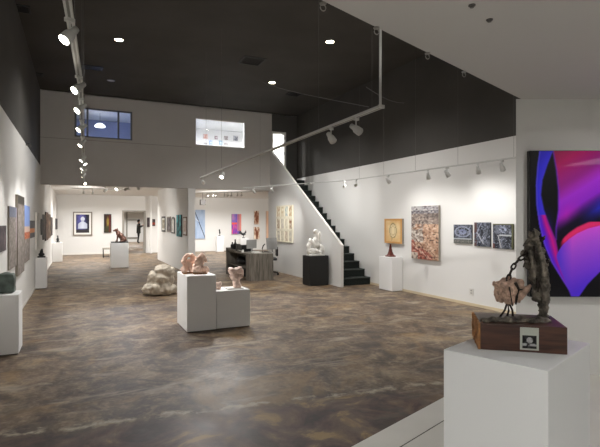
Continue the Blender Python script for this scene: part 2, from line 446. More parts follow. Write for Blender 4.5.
b = nb(); box(b, SX, LY-.01, 2.95, SX+.04, LY+.16, 4.5); box(b, DX-.07, LY-.01, 2.95, DX, LY+.16, 4.5); box(b, SX+.04, LY-.01, 4.44, DX-.07, LY+.16, 4.5)
obj('door_frame', b, 'trim', d)
for z in (3.2, 3.75, 4.25): obj('hinge', box(nb(), DX-.075, LY-.02, z, DX-.045, LY-.01, z+.1), 'steel', d)
# small pictures on the loft back wall seen through the right-hand window
def flatpic(c): return lambda u, v: lerp(c, (240,240,235), .5+nz(u, v, 3, c[0]))
tiles = [(203.2,207.6,134,139,(200,120,100),'orange-red square print, top left of the prints in the loft'),
 (214.5,217.6,135.8,139.6,(110,80,90),'small mauve print, between blue and orange prints in the loft'),
 (223.8,227.8,136,140.2,(90,70,70),'dark square print of the upper row in the middle, in the loft'),
 (233.3,237.8,135.8,141,(60,60,75),'darkest square print, top right of the prints in the loft'),
 (203.4,207.2,142.6,144.6,(120,110,110),'thin grey print under the orange-red print in the loft'),
 (208.8,212.6,140.2,145,(110,140,190),'pale blue print in the lower row, left one, in the loft'),
 (218.8,222.6,140.4,145.2,(110,150,180),'teal blue print in the lower row, right one, in the loft'),
 (224.0,227.6,143.0,145.6,(140,130,130),'thin grey print under the dark middle print in the loft')]
for xa, xb, ya, yb, c, lb in tiles:
    loc, rz, w_, h_ = placeart('B', (xa,ya), (xb,yb), 17.6); t = thing('loft_print', lb, 'print', loc, 0, 'small prints on the loft wall')
    obj('stretcher', box(nb(), 0,-.02,0,w_,0,h_), 'mat_w', t); painted('painted_surface', w_, h_, flatpic(c), t, 0,0,-.021,6,6)
# things seen in the left-hand loft window
p = onY(100,127,16.4)
t = thing('pendant_lamp', 'white dome pendant lamp behind the three-pane loft window', 'lamp', p)
obj('lamp_shade', lathe(nb(), [(.16,0),(.15,.05),(.09,.1),(.03,.12)], seg=20), nmat('glowing_shade', (250,248,240), .5, emit=1.6), t, True)
obj('cord', tube(nb(), [(0,0,.12),(0,0,HC-.02-p.z)], .006), 'cable', t)
p = onY(107,139,16.8)
t = thing('floor_statue', 'slim dark standing figure seen low in the middle loft pane', 'statue', (p.x, 16.8, 2.95))
blob('body', [((0,0,.95),(.07,.06,.2)),((0,0,1.22),(.05,.05,.06))], 'bronze', t, .02, .01, chains=[([(-.03,0,.1),(0,0,.85)],[.03,.05])])
obj('base', lathe(nb(), [(.16,0),(.16,.08),(.05,.1)], seg=20), 'black', t)

# ================================================================ LIGHTING TRACKS
LN = {}
def spotlamp(parent, loc, d, power, size=75, blend=.6, rad=.04, col=(1,.975,.945)):
    L = bpy.data.lights.new('lamp', 'SPOT'); L.energy = power; L.spot_size = math.radians(size); L.spot_blend = blend
    L.shadow_soft_size = rad; L.color = col
    o = bpy.data.objects.new('lamp', L); C.objects.link(o); o.location = loc
    o.rotation_euler = Vector(d).to_track_quat('-Z', 'Y').to_euler(); o.parent = parent; return o
protos = {}
def headmesh(tilt, lit):
    """meshes for a track head pointing along local +x, tilted 'tilt' degrees below horizontal"""
    key = (round(tilt), lit)
    if key in protos: return protos[key]
    t = math.radians(tilt); R = Matrix.Translation((0,0,-.13)) @ Matrix.Rotation(PI/2+t, 4, 'Y')
    r = []
    b = box(nb(), -.035,-.018,-.03, .035,.018,0); tube(b, [(0,0,-.03),(0,0,-.12)], .009); r.append(('adapter', b, 'track'))
    b = lathe(nb(), [(.012,-.09),(.026,-.085),(.032,-.03),(.034,-.02),(.045,.0),(.048,.07),(.043,.07)], seg=18, mat=R); r.append(('housing', b, 'track'))
    b = lathe(nb(), [(.001,.064),(.041,.066),(.041,.072),(.001,.073)], seg=18, mat=R); r.append(('lens', b, 'lens' if lit else 'lensoff'))
    out = []
    for n_, b, m in r:
        me = bpy.data.meshes.new(n_); b.to_mesh(me); b.free(); me.materials.append(M[m])
        if n_ != 'adapter':
            for p in me.polygons: p.use_smooth = len(p.vertices) == 4
        out.append((n_, me))
    protos[key] = out; return out
def head(loc, target, label, lit=True, power=60, size=70, group=None, scale=1):
    dv = Vector(target)-Vector(loc); rz = math.atan2(dv.y, dv.x); tilt = math.degrees(math.atan2(-dv.z, dv.xy.length))
    tilt = round(tilt/10)*10
    t = thing('track_spotlight', label, 'spotlight', loc, rz, group); t.scale = (scale,)*3
    for n_, me in headmesh(tilt, lit):
        o = bpy.data.objects.new(n_, me); C.objects.link(o); o.parent = t
    if power:
        tr = math.radians(tilt); dl = Vector((math.cos(tr), 0, -math.sin(tr)))
        spotlamp(t, Vector((0,0,-.13))+dl*.09, dl, power, size, 1.0)
    return t
def track(name, label, A, B, wires, top, w=.035):
    A, B = Vector(A), Vector(B); t = thing(name, label, 'lighting track', A)
    D = B-A; L = D.length; ang = math.atan2(D.y, D.x); t.rotation_euler = (0,0,ang)
    b = box(nb(), 0,-w/2,-.0, L, w/2, .022); b2 = nb()
    obj('rail', b, 'track', t, bevel=.003)
    obj('channel', box(nb(), .01,-w/6,-.0015, L-.01, w/6, 0.0), 'dtrack', t)
    obj('end_cap', box(nb(), -.012,-w/2-.003,-.003, 0.0, w/2+.003,.025), 'track', t)
    for s in wires:
        obj('suspension_wire', tube(nb(), [(s*L,0,.022),(s*L,0,top-A.z)], .002, 6), 'cable', t)
    return t
def tpt(A, B, px):
    A, B = Vector(A), Vector(B); lo, hi = 0, 1
    def X(t):
        p = A.lerp(B, t); d = p.x*SN+p.y*CS; l = p.x*CS-p.y*SN; return CX+F*l/d
    s = 1 if X(1) > X(0) else -1
    for _ in range(40):
        m = (lo+hi)/2
        if (X(m)-px)*s > 0: hi = m
        else: lo = m
    return A.lerp(B, (lo+hi)/2)
TZ = 2.5
# left track
LA, LB = at(64.5,-14,(TZ-CH)*F/236), at(84.5,185,(TZ-CH)*F/37)
LM = at(80.5,86,(TZ-CH)*F/136)
LA.z = LB.z = LM.z = TZ
track('lighting_track', 'near length of the pale left hall track, leaving the frame at the top', LA, LM, (.5,), HC)
track('lighting_track', 'long far length of the left hall track running towards the loft wall', LM+(LB-LM).normalized()*.03, LB, (.12,.35,.6,.85), HC)
ords = ['nearest','second','third','fourth','fifth','sixth','seventh','eighth','ninth','tenth','eleventh']
for i, d in enumerate([2.19,3.05,3.6,4.35,5.2,6.5,6.85,7.5,8.1,8.9,10.4]):
    dm = LM.x*SN+LM.y*CS; P0, P1 = (LA, LM) if d < dm else (LM, LB)
    tt = (d - (P0.x*SN+P0.y*CS))/((P1-P0).x*SN+(P1-P0).y*CS); p = P0.lerp(P1, tt)
    sgn = -1 if i not in (6, 10) else 1
    tg = Vector((-.95, p.y-.75+.12*i, 1.45)) if sgn < 0 else (Vector((1.5, 7.0, .95)) if i == 6 else Vector((1.3, 9.6, .4)))
    if i == 0: tg = Vector((-.9, p.y-.5, 1.35))
    head(p, tg, f'{ords[i]} lit spotlight counted from the camera on the left hall track', True, (22 if i < 3 else 30) if sgn < 0 else 85, 80, 'spotlights of the left hall track', .6)
# middle track
MA, MB = at(381,108,(TZ-CH)*F/114), at(201,178,(TZ-CH)*F/44)
MA.z = MB.z = TZ
tm = track('lighting_track', 'thick pale track hanging diagonally in the middle of the hall', MA, MB, (.02,.17,.75,.93), HC, .05)
L = (MB-MA).length
obj('conduit', tube(nb(), [(.01,0,.02),(.01,0,.75),(.0,.0,.80),(-.05,-.0,.90)], .011, 10), 'track', tm)
for px, tg, lit, lb, pw in ((356,(5.9,4.6,1.2),True,'nearest spotlight on the middle track, lens turned right',90), (331,(5.6,6.2,.6),False,'second spotlight from the near end of the middle track',70),
     (222.5,(1.2,6.9,.7),True,'brightly lit spotlight near the far end of the middle track',95), (203,(3.5,12.5,1.5),False,'spotlight at the very far end of the middle track',60)):
    head(tpt(MA, MB, px), tg, lb, lit, pw, 85, 'spotlights of the middle track', .8)
# right tracks
RA, RB = at(528,157,(TZ-CH)*F/65.5), at(345,181,(TZ-CH)*F/41)
RA.z = RB.z = TZ
track('lighting_track', 'thin pale track running beside the right wall above the paintings', RB, RA, (.12,.3,.5,.72,.95), HC, .022)
R2 = at(243,188.3,(TZ-CH)*F/33.7); R2.z = TZ
track('lighting_track', 'thin pale track crossing in front of the staircase', RB+(R2-RB).normalized()*.05, R2, (.3,.8), HC, .022)
for i, px in enumerate((356,388,428,447,478,502)):
    p = tpt(RB, RA, px)
    tgx = {356:(RX,12.3,1.9), 388:(RX,p.y+.0,1.45), 428:(RX,p.y+.7,1.4), 447:(RX,p.y-.1,1.4), 478:(RX,p.y+.5,1.4), 502:(RX,p.y+.3,1.4)}[px]
    head(p, tgx, f'{["leftmost","second from left","third from left","fourth from left","fifth from left","rightmost"][i]} spotlight on the thin track above the right wall paintings', i==9, (16,15,15,14,9,7)[i], 120, 'spotlights of the right wall track', .85)
for px, tg, lb, lit in ((344.5,(6.55,12.6,2.1),'spotlight at the corner where the two thin tracks meet',False), (272,(5.6,12.6,1.4),'small unlit spotlight on the crossing track left of the stair parapet',False), (254,(5.6,13.3,1.4),'small lit spotlight below the loft wall near the grid artwork',True)):
    head(tpt(RB, R2, px), tg, lb, lit, 26, 80, 'spotlights of the crossing track', .85)
# gallery tracks
GZ = 2.72
ga, gb = onZ(84,195.5,GZ), onZ(121,188.5,GZ)
def gtrack(label, A, B): return track('ceiling_track', label, A, B, (.1,.9), GC, .03)
GA, GB = Vector((-.2,18.2,GZ)), Vector((1.75,18.2,GZ))
gtrack('short track on the left gallery ceiling in front of the bust portrait', GA, GB)
for px, lb, tg in ((84,'lit spotlight above the framed bust portrait, left one',(-.2,BY,1.5)), (92.5,'lit spotlight above the framed bust portrait, right one',(.2,BY,1.5))):
    head(tpt(GA, GB, px), tg, lb, True, 70, 100, 'spotlights in the left gallery')
GA2, GB2 = Vector((.75,16.9,GZ)), Vector((1.75,15.0,GZ))
gtrack('short diagonal track near the gallery entrance ceiling', GA2, GB2)
for k in range(4):
    p = GA2.lerp(GB2, .08+.28*k)
    head(p, (2.96, p.y+2.2+.6*k, 1.4) if k % 2 else (LX, p.y+2, 1.4), f'{["farthest","second farthest","second nearest","nearest"][k]} lit spotlight on the diagonal gallery track', True, 42, 100, 'spotlights on the diagonal gallery track')
GA3, GB3 = Vector((3.9,20.0,GZ)), Vector((6.6,16.6,GZ))
gtrack('long diagonal track on the right gallery ceiling', GA3, GB3)
for k, px in enumerate((208,213.5,216,224.5,228,231.5,237.5,241.5)):
    p = tpt(GA3, GB3, px)
    head(p, (p.x+(-.6,1.2,.5,1.6,-.5,1,1.8,2.4)[k], BY, 1.4), f'{["first","second","third","fourth","fifth","sixth","seventh","eighth"][k]} spotlight from the left on the right gallery track', k in (0,3), 38, 100, 'spotlights on the right gallery track', .9)
p = onY(202.8,199.5,20.6)
t = thing('ceiling_speaker', 'grey box hanging from the right gallery ceiling above the blue painting', 'speaker', (p.x,20.6,p.z))
obj('cabinet', box(nb(), -.12,-.1,-.24, .12,.1,0), nmat('grey_box', (84,81,78)), t, bevel=.01); obj('bracket', tube(nb(), [(0,0,0),(0,0,GC-p.z)], .015), 'cable', t)

# real downlights, vents on the hall ceiling
for px, py, lit, lb in ((119,39,True,'lit recessed downlight in the dark ceiling near the left track'), (330,41,True,'lit recessed downlight high above the middle track'), (272,82,True,'lit recessed downlight in the ceiling before the loft wall'), (111,80,False,'dim recessed downlight in the dark ceiling close to the loft')):
    p = onZ(px, py, HC)
    t = thing('downlight', lb, 'ceiling light', (p.x, p.y, HC-.02), 0, 'recessed downlights')
    obj('ring', lathe(nb(), [(.075,0),(.09,.0),(.09,.02),(.075,.02),(.075,0)], seg=24, caps=False), 'dtrack', t)
    obj('lens', lathe(nb(), [(.001,.004),(.074,.004),(.074,.018),(.001,.018)], seg=24), 'glow' if lit else 'lensoff', t)
    if lit: spotlamp(t, (0,0,-.01), (0,0,-1), 330, 130, 1, .07)
for px, py, sx, sy, lb in ((92.5,67.5,.45,.3,'square dark vent in the ceiling beside the left track'), (252,60.5,.5,.5,'square dark vent in the middle of the dark ceiling'), (13,7,.5,.3,'dark vent at the upper left of the ceiling'), (36,74,.3,.25,'small dark vent in the ceiling near the left wall'), (294,94,.4,.35,'small dark vent in the ceiling before the stair head')):
    p = onZ(px, py, HC); t = thing('ceiling_vent', lb, 'vent', (p.x, p.y, HC-.015), 0, 'ceiling vents')
    b = nb(); box(b, -sx/2,-sy/2,0, sx/2,-sy/2+.03,.015); box(b, -sx/2,sy/2-.03,0, sx/2,sy/2,.015); box(b, -sx/2,-sy/2+.03,0,-sx/2+.03,sy/2-.03,.015); box(b, sx/2-.03,-sy/2+.03,0,sx/2,sy/2-.03,.015)
    obj('frame', b, 'black', t); b = nb()
    for k in range(7):
        y = -sy/2+.03+(sy-.06)*(k+.5)/7; box(b, -sx/2+.03, y-.012, .003, sx/2-.03, y+.004, .013)
    obj('slats', b, 'blackm', t)
# hooks along the edge of the low ceiling, discs on it
for k, (px, py) in enumerate(((323,3),(376.5,27.5),(427.5,53),(464,71.5))):
    p = onZ(px, py, FC)
    b = nb(); lathe(b, [(.018,-.006),(.018,0)], seg=12)
    tube(b, [(.016*math.sin(a), 0, -.024+.016*math.cos(a)) for a in [PI*2*q/12 for q in range(13)]], .003, 6)
    o = obj('ceiling_hook', b, 'steel'); o.location = p
    tag(o, f'{["leftmost","second from left","third from left","rightmost"][k]} small steel hook along the low ceiling edge', 'hook', 'hooks on the low ceiling edge')
for px, py, lb in ((472,5,'small round fixing plate on the low ceiling, near the frame top'), (489.5,19.5,'small round fixing plate on the low ceiling, right and lower one')):
    p = onZ(px, py, FC); o = obj('fixing_plate', lathe(nb(), [(.010,-.014),(.012,-.008),(.018,-.005),(.018,0)], seg=14), 'cable'); o.location = p; tag(o, lb, 'fixing', 'fixings on the low ceiling')
# slack cables under the hall ceiling
for a, c, lb in ((onY(255,79,13.2), at(369,107,(TZ+.05-CH)*F/115), 'thin cable stretched from the loft side to the middle track'), (onX(404,103,RX-.03), at(366,87,6.3), 'thin cable stretched from the right wall towards the middle track')):
    o = obj('cable', tube(nb(), [a.lerp(c, k/10)-Vector((0,0,.06*math.sin(PI*k/10))) for k in range(11)], .004, 6), 'cable'); tag(o, lb, 'cable')
# small wall fittings on the left wall
for px, py, lb in ((26,143.5,'small dark bracket high on the left wall, nearer one'), (40.5,162,'small dark bracket on the left wall by the loft corner')):
    p = onX(px, py, LX); t = thing('wall_bracket', lb, 'bracket', (LX, p.y, p.z-.04), 0, 'brackets on the left wall')
    obj('plate', box(nb(), 0,-.03,0,.01,.03,.08), 'blackm', t); obj('arm', tube(nb(), [(.01,0,.05),(.07,0,.04),(.09,0,.0)], .012), 'blackm', t)
p = onX(471.5,292,RX); t = thing('wall_socket', 'white wall socket low on the right wall', 'socket', (RX, p.y, p.z-.06), -PI/2)
obj('cover_plate', box(nb(), -.05,-.008,0,.05,0,.12), 'plate', t, bevel=.003)
for z in (.03,.075): obj('outlet', box(nb(), -.016,-.010,z,.016,-.008,z+.022), nmat('outlet_grey', (150,150,146)), t)

# ================================================================ PEDESTALS
def pedestal(label, x0, y0, x1, y1, h, mat='ped', group='white pedestals'):
    t = thing('pedestal', label, 'pedestal', ((x0+x1)/2, (y0+y1)/2, 0), 0, group)
    w, d = (x1-x0)/2, (y1-y0)/2
    obj('plinth_body', box(nb(), -w,-d,.012, w,d,h-.0), mat, t, bevel=.004)
    obj('recessed_foot', box(nb(), -w+.01,-d+.01,0, w-.01,d-.01,.012), 'cable' if mat != 'black' else 'blackm', t)
    return t
pedestal('white pedestal at the left edge of the frame carrying green-grey stone', LX+.013, 6.38, -.625, 6.78, .70)
pedestal('white pedestal against left wall carrying a small black figure, before the stacked panels', LX+.013, 12.4, -.66, 12.75, .72)
pedestal('farthest white pedestal along the left wall with thin black statuette', LX+.013, 20.4, -.55, 20.8, .76)
pc = onZ(119.8, 268, 0); pedestal('white pedestal under the loft carrying the seated dog sculpture', pc.x-.28, pc.y, pc.x+.28, pc.y+.5, .84)
# tall + low centre pair
pf = onZ(187,333,0); pl = onZ(176.3,322.8,0); prr = onZ(216,331.8,0)
_fd = wd(.9,.43); ang = math.atan2(_fd.y, _fd.x)
wT = .415; dT = .70
t = thing('pedestal', 'tall white pedestal in the hall centre carrying two pink stone carvings', 'pedestal', pf, ang, 'white pedestals')
obj('plinth_body', box(nb(), 0,0,.012, wT,dT,.79), 'ped', t, bevel=.004); obj('recessed_foot', box(nb(), .01,.01,0, wT-.01,dT-.01,.012), 'cable', t)
lf = onZ(249.7,324.6,0); wl0 = (lf-prr).length
angL = math.atan2((lf-prr).y-.0, (lf-prr).x)
def loc2(rel, base, a): c, s = math.cos(a), math.sin(a); return Vector((base.x+rel[0]*c-rel[1]*s, base.y+rel[0]*s+rel[1]*c, rel[2]))
lo = loc2((wT+.012, .02, 0), pf, ang)
wL = .51
t = thing('pedestal', 'low white pedestal beside the tall centre one carrying a pale pink torso', 'pedestal', lo, ang, 'white pedestals')
obj('plinth_body', box(nb(), 0,0,.012, wL,.42,.55), 'ped', t, bevel=.004); obj('recessed_foot', box(nb(), .01,.01,0, wL-.01,.41,.012), 'cable', t)
pedestal('white pedestal against the right wall carrying the small red tower', 6.30, 8.55, RX-.013, 9.05, .76)
pedestal('black pedestal against the stair wall carrying a white marble sculpture', 5.06, 10.15, 5.58, 10.55, .725, 'black', 'black pedestal')
pr_ = onY(243.5, 238, 19.5); pedestal('white pedestal in the right gallery behind desk with the rooster', pr_.x-.2, 19.3, pr_.x+.2, 19.7, pr_.z)
pq = onY(219.5, 236, 23.9); pedestal('white pedestal by the far right gallery wall with black statuette', pq.x-.18, 23.7, pq.x+.18, 24.1, pq.z)
# foreground pedestal at 45 degrees
A45 = Vector((CS*.7071-SN*.7071, -SN*.7071-CS*.7071))   # direction (1,-1) in lat,d
PL, PF = wd(.6766,2.215), wd(.9997,1.891)
angF = math.atan2((PF-PL).y, (PF-PL).x)
PT = .95
t = thing('pedestal', 'large white pedestal in the right foreground carrying the bronze on wood block', 'pedestal', (PL.x, PL.y, PZ), angF, 'white pedestals')
obj('plinth_body', box(nb(), 0,0,0, .457,.62,PT-PZ), 'pedf', t, bevel=.003)

# ================================================================ FOREGROUND SCULPTURE
bl = wd(.850,2.215); br_ = wd(1.205,2.123); angB = math.atan2((br_-bl).y, (br_-bl).x)
root = thing('bronze_sculpture', 'rough bronze figure with chained cube on a reddish-brown wooden block', 'sculpture', (bl.x, bl.y, PT), angB)
WB, DB, HB = .37, .285, .123
obj('wooden_block', box(nb(), .0,0,0, WB,DB,HB), 'blockw', root, bevel=.003)
b = nb(); N = 14       # raw bark edge on the left
for j in range(N):
    y_ = DB*j/N
    for k in range(5):
        z_ = HB*k/5; th_ = .010+.006*noise.noise(Vector((y_*30, z_*30, 2)))
        box(b, -th_, y_, z_, .0, y_+DB/N, z_+HB/5)
bmesh.ops.remove_doubles(b, verts=b.verts, dist=.0001)
obj('bark_edge', b, 'bark', root)
def toL(v): # world -> block local
    v = Vector(v)-Vector((bl.x, bl.y, PT)); c, s = math.cos(-angB), math.sin(-angB)
    return Vector((v.x*c-v.y*s, v.x*s+v.y*c, v.z))
def S(px, py, d=2.31): return toL(at(px, py, d))
k = 2.31/F
def R_(n): return n*k
# label card on the block front
def card(u, v):
    if .12 < u < .9 and .08 < v < .66:
        a = (u-.12)/.78; c = (v-.08)/.58
        f = nz(a, c, 3.2, 4, 3)
        s = 150 if ((a-.5)**2+(c-.62)**2 < .05 or abs(c-.25) < .1 and f > -.1) else 28
        return (s+f*90,)*3
    return (176,180,170)
def Fp(px, py):
    # point on block front plane (local y=0)
    o = toL((0,0,CH)); e_ = toL(at(px, py, 2.0)); tt = o.y/(o.y-e_.y); return o+(e_-o)*tt
c0, c1 = Fp(520,327.1), Fp(538.7,350.6)
obj('label_card', box(nb(), c0.x,-.002,c1.z, c1.x,-.0005,c0.z), 'paper', root)
cd = painted('card_print', c1.x-c0.x, c0.z-c1.z, card, root, c0.x, c1.z, -.0025, 30, 36); cd.parent = root
# tall bronze figure
BT = HB
balls = [(S(535,237),(R_(4),R_(3.5),R_(5))), (S(531,246),(R_(6),R_(5),R_(8))), (S(537,252),(R_(6.5),R_(6),R_(10))), (S(530,262),(R_(5),R_(5),R_(8))),
 (S(540,268),(R_(6.5),R_(6),R_(13))), (S(534,275),(R_(5.5),R_(5),R_(9))), (S(543,288),(R_(5.2),R_(5.5),R_(14))), (S(538,290),(R_(5),R_(5),R_(12))), (S(543,305),(R_(5),R_(5),R_(11))),
 (S(526,254),(R_(3),R_(3),R_(4))), (S(527,247),(R_(2.5),R_(3),R_(3)))]
foot = S(543,318)
balls.append((Vector((foot.x, foot.y, BT+.008)), (R_(6),R_(6),R_(4))))
blob('bronze_figure', balls, 'bronze', root, .004, .013, 38, 0, seed=3)
for k_, (xa, ya, xb, yb) in enumerate(((529,240,523,246),(527,252,522,256),(538,234,534,228.5),(541,240,545,236),(527,262,523,267),(546,262,550,259),(531,236,529,231))):
    o = obj('bronze_flake', tube(nb(), [S(xa,ya,2.29), S((xa+xb)/2+.5,(ya+yb)/2,2.28), S(xb,yb,2.29)], [.013,.009,.003], 5), 'iron' if k_ % 2 else 'bronze', root)
for k_, (xa, ya, xb, yb) in enumerate(((534,246,536,262),(529,257,532,270),(541,262,543,282),(537,278,538,292))):
    obj('recess_shade', tube(nb(), [S(xa,ya,2.272), S((xa+xb)/2+1,(ya+yb)/2,2.268), S(xb,yb,2.272)], [.005,.008,.004], 6), 'iron', root)  # dark strips stand in for shade in the figure's recesses
# long flat shard down the figure
blob('bronze_shard', [], 'bronze', root, .004, .004, 40, 1, chains=[([S(541,252,2.27),S(545,275,2.26),S(546,300,2.27),S(545,317,2.28)],[.012,.018,.017,.012]), ([S(530,250,2.27),S(534,268,2.26),S(535,284,2.27)],[.012,.012,.006])], seed=8)
# rocky bronze ground
gp = []
for i in range(9):
    q = S(484+i*7.5, 316, 2.28); gp.append((Vector((max(.03,q.x), .05+.012*(i%3)+.006*i, BT+.004)), (.026,.035,.012+.005*(i%2))))
gp += [(Vector((.15,.10,BT)),(.05,.05,.018)), (Vector((.26,.12,BT)),(.06,.05,.012))]
blob('bronze_ground', gp, 'bronze', root, .005, .006, 40, 1, seed=5, flat=BT)
# legs under the cube
obj_ = nb()
for (xa, ya), (xb, yb) in (((507,303),(500,311)), ((509,303),(513,312)), ((508,304),(507,313))):
    a, c = S(xa, ya), S(xb, yb); c.z = BT+.01; tube(obj_, [a, (a+c)/2+Vector((.006,0,0)), c], .005, 8)
obj('cube_support', obj_, 'iron', root, True)
# cube
cc = S(509,290.5); hs = .048
Rm = Matrix.Translation(cc) @ Matrix.Rotation(math.radians(-24), 4, 'Y') @ Matrix.Rotation(math.radians(38), 4, 'Z') @ Matrix.Rotation(math.radians(20), 4, 'X')
cb = blob('stone_cube', [], 'cubem', root, .004, .010, 40, 1, cubes=[Rm @ Matrix.Scale(hs, 4), Rm @ Matrix.Translation((.012,-.004,.006)) @ Matrix.Diagonal((hs,hs*.9,hs*.7,1))], seed=2)
b = nb()
e_ = hs*1.03
tube(b, [Rm @ Vector((-e_,-e_,-e_)), Rm @ Vector((-e_*1.02,-e_*1.02,0)), Rm @ Vector((-e_,-e_,e_))], [.0035,.002,.004], 6)
tube(b, [Rm @ Vector((-.15*e_,-e_*1.04,e_*1.1)), Rm @ Vector((.1*e_,-e_*1.12,.3*e_)), Rm @ Vector((-.35*e_,-e_*1.1,-.3*e_)), Rm @ Vector((-.6*e_,-e_*1.06,-e_))], [.008,.006,.007,.004], 7)
tube(b, [Rm @ Vector((.1*e_,-e_*1.1,.3*e_)), Rm @ Vector((.6*e_,-e_*1.08,.1*e_))], [.005,.003], 6)
obj('cube_edging', b, 'iron', root, True)
# spike that leaves the cube to the right
obj('cube_spur', tube(nb(), [S(515,296), S(522,292), S(527,289), S(531,285)], [.036,.026,.016,.006], 7), 'cubem', root, True)
# chain arm
path = [S(525,256), S(519,259.5), S(515,264), S(512,269), S(509.5,275), S(508,281)]
for i in range(5):
    a, c = path[i], path[i+1]; mid = (a+c)/2; dd = (c-a); ln = dd.length*.62; dn = dd.normalized()
    side = dn.cross(Vector((0,1,0))).normalized() if i % 2 == 0 else Vector((0,1,0))
    b = nb(); tube(b, [mid+dn*ln*math.cos(q)+side*.009*math.sin(q) for q in [2*PI*z/16 for z in range(17)]], .0042, 8)
    obj('chain_link', b, 'iron', root, True)

# ================================================================ OTHER SCULPTURES
def pix(d): return d/F
# green stone left
t = blob('carved_stone', [((0,0,.15),(.09,.085,.10))], 'green', None, .012, .006, 9, 6, cubes=[Matrix.Translation((0,0,.09)) @ Matrix.Diagonal((.09,.095,.088,1)), Matrix.Translation((0,0,.15)) @ Matrix.Diagonal((.082,.088,.08,1))], flat=0.0)
g = onZ(2.5,294.5,.70); t.location = (-.775, 6.62, .70); tag(t, 'green-grey polished stone block on the pedestal at the left frame edge', 'sculpture')
# black figure, left pedestal 2
t = thing('statuette', 'small crouching black figure on the left wall pedestal before the stacked panels', 'sculpture', (-.77, 12.55, .72))
obj('base', box(nb(), -.08,-.08,0,.08,.08,.03), 'black', t, bevel=.004)
blob('figure', [((0,0,.07),(.065,.06,.045)),((.0,0,.13),(.035,.035,.05)),((.01,0,.18),(.022,.024,.025))], 'black', t, .008, .004, 20, 2)
t = thing('statuette', 'thin black upright statuette on the farthest left wall pedestal', 'sculpture', (-.71, 20.6, .76))
obj('base', box(nb(), -.07,-.07,0,.07,.07,.03), 'black', t, bevel=.004)
blob('figure', [((0,0,.1),(.05,.045,.08)),((0,0,.24),(.025,.025,.035))], 'black', t, .01, .004, 20, 2, chains=[([(0,0,.1),(.01,0,.22)],[.035,.02])])
# dog
t = thing('dog_sculpture', 'brown bronze seated dog facing left on a white pedestal under the loft', 'sculpture', (pc.x+.02, pc.y+.25, .84))
obj('base', box(nb(), -.26,-.14,0,.24,.14,.04), 'black', t, bevel=.006)
t.scale = (1.08,1.1,1.05)
dogo = blob('dog_body', [((.10,0,.13),(.10,.09,.10)),((.04,0,.22),(.085,.075,.10)),((-.04,0,.30),(.07,.06,.09)),((-.10,0,.41),(.06,.045,.05)),((-.16,0,.395),(.05,.03,.028)),
   ((.13,.06,.10),(.07,.04,.07)),((.13,-.06,.10),(.07,.04,.07)),((.07,.07,.055),(.08,.03,.02)),((.07,-.07,.055),(.08,.03,.02)),((-.10,.04,.055),(.04,.022,.018)),((-.10,-.04,.055),(.04,.022,.018))],
   'dogm', t, .011, .004, 14, 2, chains=[([(-.05,.04,.29),(-.07,.045,.17),(-.085,.04,.05)],[.035,.024,.02]),([(-.05,-.04,.29),(-.07,-.045,.17),(-.085,-.04,.05)],[.035,.024,.02]),
   ([(-.06,0,.28),(-.085,0,.40)],[.055,.045]),([(.17,0,.09),(.23,.03,.06),(.23,.09,.055)],[.02,.014,.01]),([(-.08,.03,.44),(-.07,.035,.49)],[.018,.006]),([(-.08,-.03,.44),(-.07,-.035,.49)],[.018,.006])])
# red tower
t = thing('tower_sculpture', 'small dark red tapering tower sculpture on the right wall pedestal', 'sculpture', (6.44, 8.8, .76))
obj('base', box(nb(), -.085,-.085,0,.085,.085,.03), 'redb', t, bevel=.004)
b = nb()
for i, (hw, z0_, z1_) in enumerate(((.066,.03,.06),(.048,.06,.11),(.034,.11,.17),(.023,.17,.24),(.013,.24,.29))):
    vs0 = [(-hw,-hw),(hw,-hw),(hw,hw),(-hw,hw)]; h2 = hw*.74
    lo_ = [b.verts.new((x,y,z0_)) for x,y in vs0]; hi_ = [b.verts.new((x*h2/hw,y*h2/hw,z1_)) for x,y in vs0]
    b.faces.new(lo_[::-1]); b.faces.new(hi_)
    for q in range(4): b.faces.new((lo_[q],lo_[(q+1)%4],hi_[(q+1)%4],hi_[q]))
obj('tower', b, 'redb', t)
# white marble on black pedestal
t = thing('marble_sculpture', 'white marble knotted figure on the black pedestal', 'sculpture', (5.31, 10.34, .725))
obj('base', box(nb(), -.20,-.13,0,.20,.13,.02), 'marble', t, bevel=.005)
blob('figure', [((0,0,.32),(.085,.08,.16)),((.0,-.01,.59),(.065,.055,.06)),((.02,0,.48),(.07,.06,.1)),((-.14,0,.36),(.055,.06,.07)),((.12,0,.44),(.035,.05,.15)),((.15,0,.15),(.085,.09,.12)),((-.06,-.05,.10),(.11,.07,.07)),((-.19,0,.10),(.05,.06,.09))],
  'marble', t, .012, .008, 9, 2, chains=[([(-.14,0,.37),(-.04,-.03,.27),(.1,-.03,.25)],[.05,.055,.05]), ([(-.14,0,.36),(-.2,0,.22),(-.17,-.03,.08)],[.045,.055,.05]), ([(0,.02,.3),(.13,.03,.42),(.09,.0,.56)],[.05,.035,.02]), ([(-.16,-.04,.15),(-.02,-.09,.12),(.12,-.06,.06)],[.04,.045,.04])], flat=.015, seed=4)
# big pale boulder sculpture on floor
bc = onZ(160,296,0)
o = blob('boulder_sculpture', [((.02,0,.16),(.28,.2,.19)),((.04,.03,.3),(.24,.16,.24)),((-.1,0,.34),(.13,.12,.17)),((.06,0,.36),(.21,.17,.16)),((.10,0,.52),(.19,.15,.11)),((-.20,-.02,.13),(.13,.13,.14)),((-.14,0,.26),(.11,.12,.16)),((.24,0,.38),(.08,.12,.16)),((.25,0,.12),(.12,.14,.12)),((.05,-.12,.37),(.13,.07,.07)),((0,-.13,.17),(.18,.08,.1))],
   'stone', None, .014, .055, 6, 1, flat=.0, seed=9)
o.location = (bc.x, bc.y+.14, 0); tag(o, 'large pale knotted stone sculpture standing on the floor behind the tall pedestal', 'sculpture')
o.rotation_euler = (0,0,-.2)
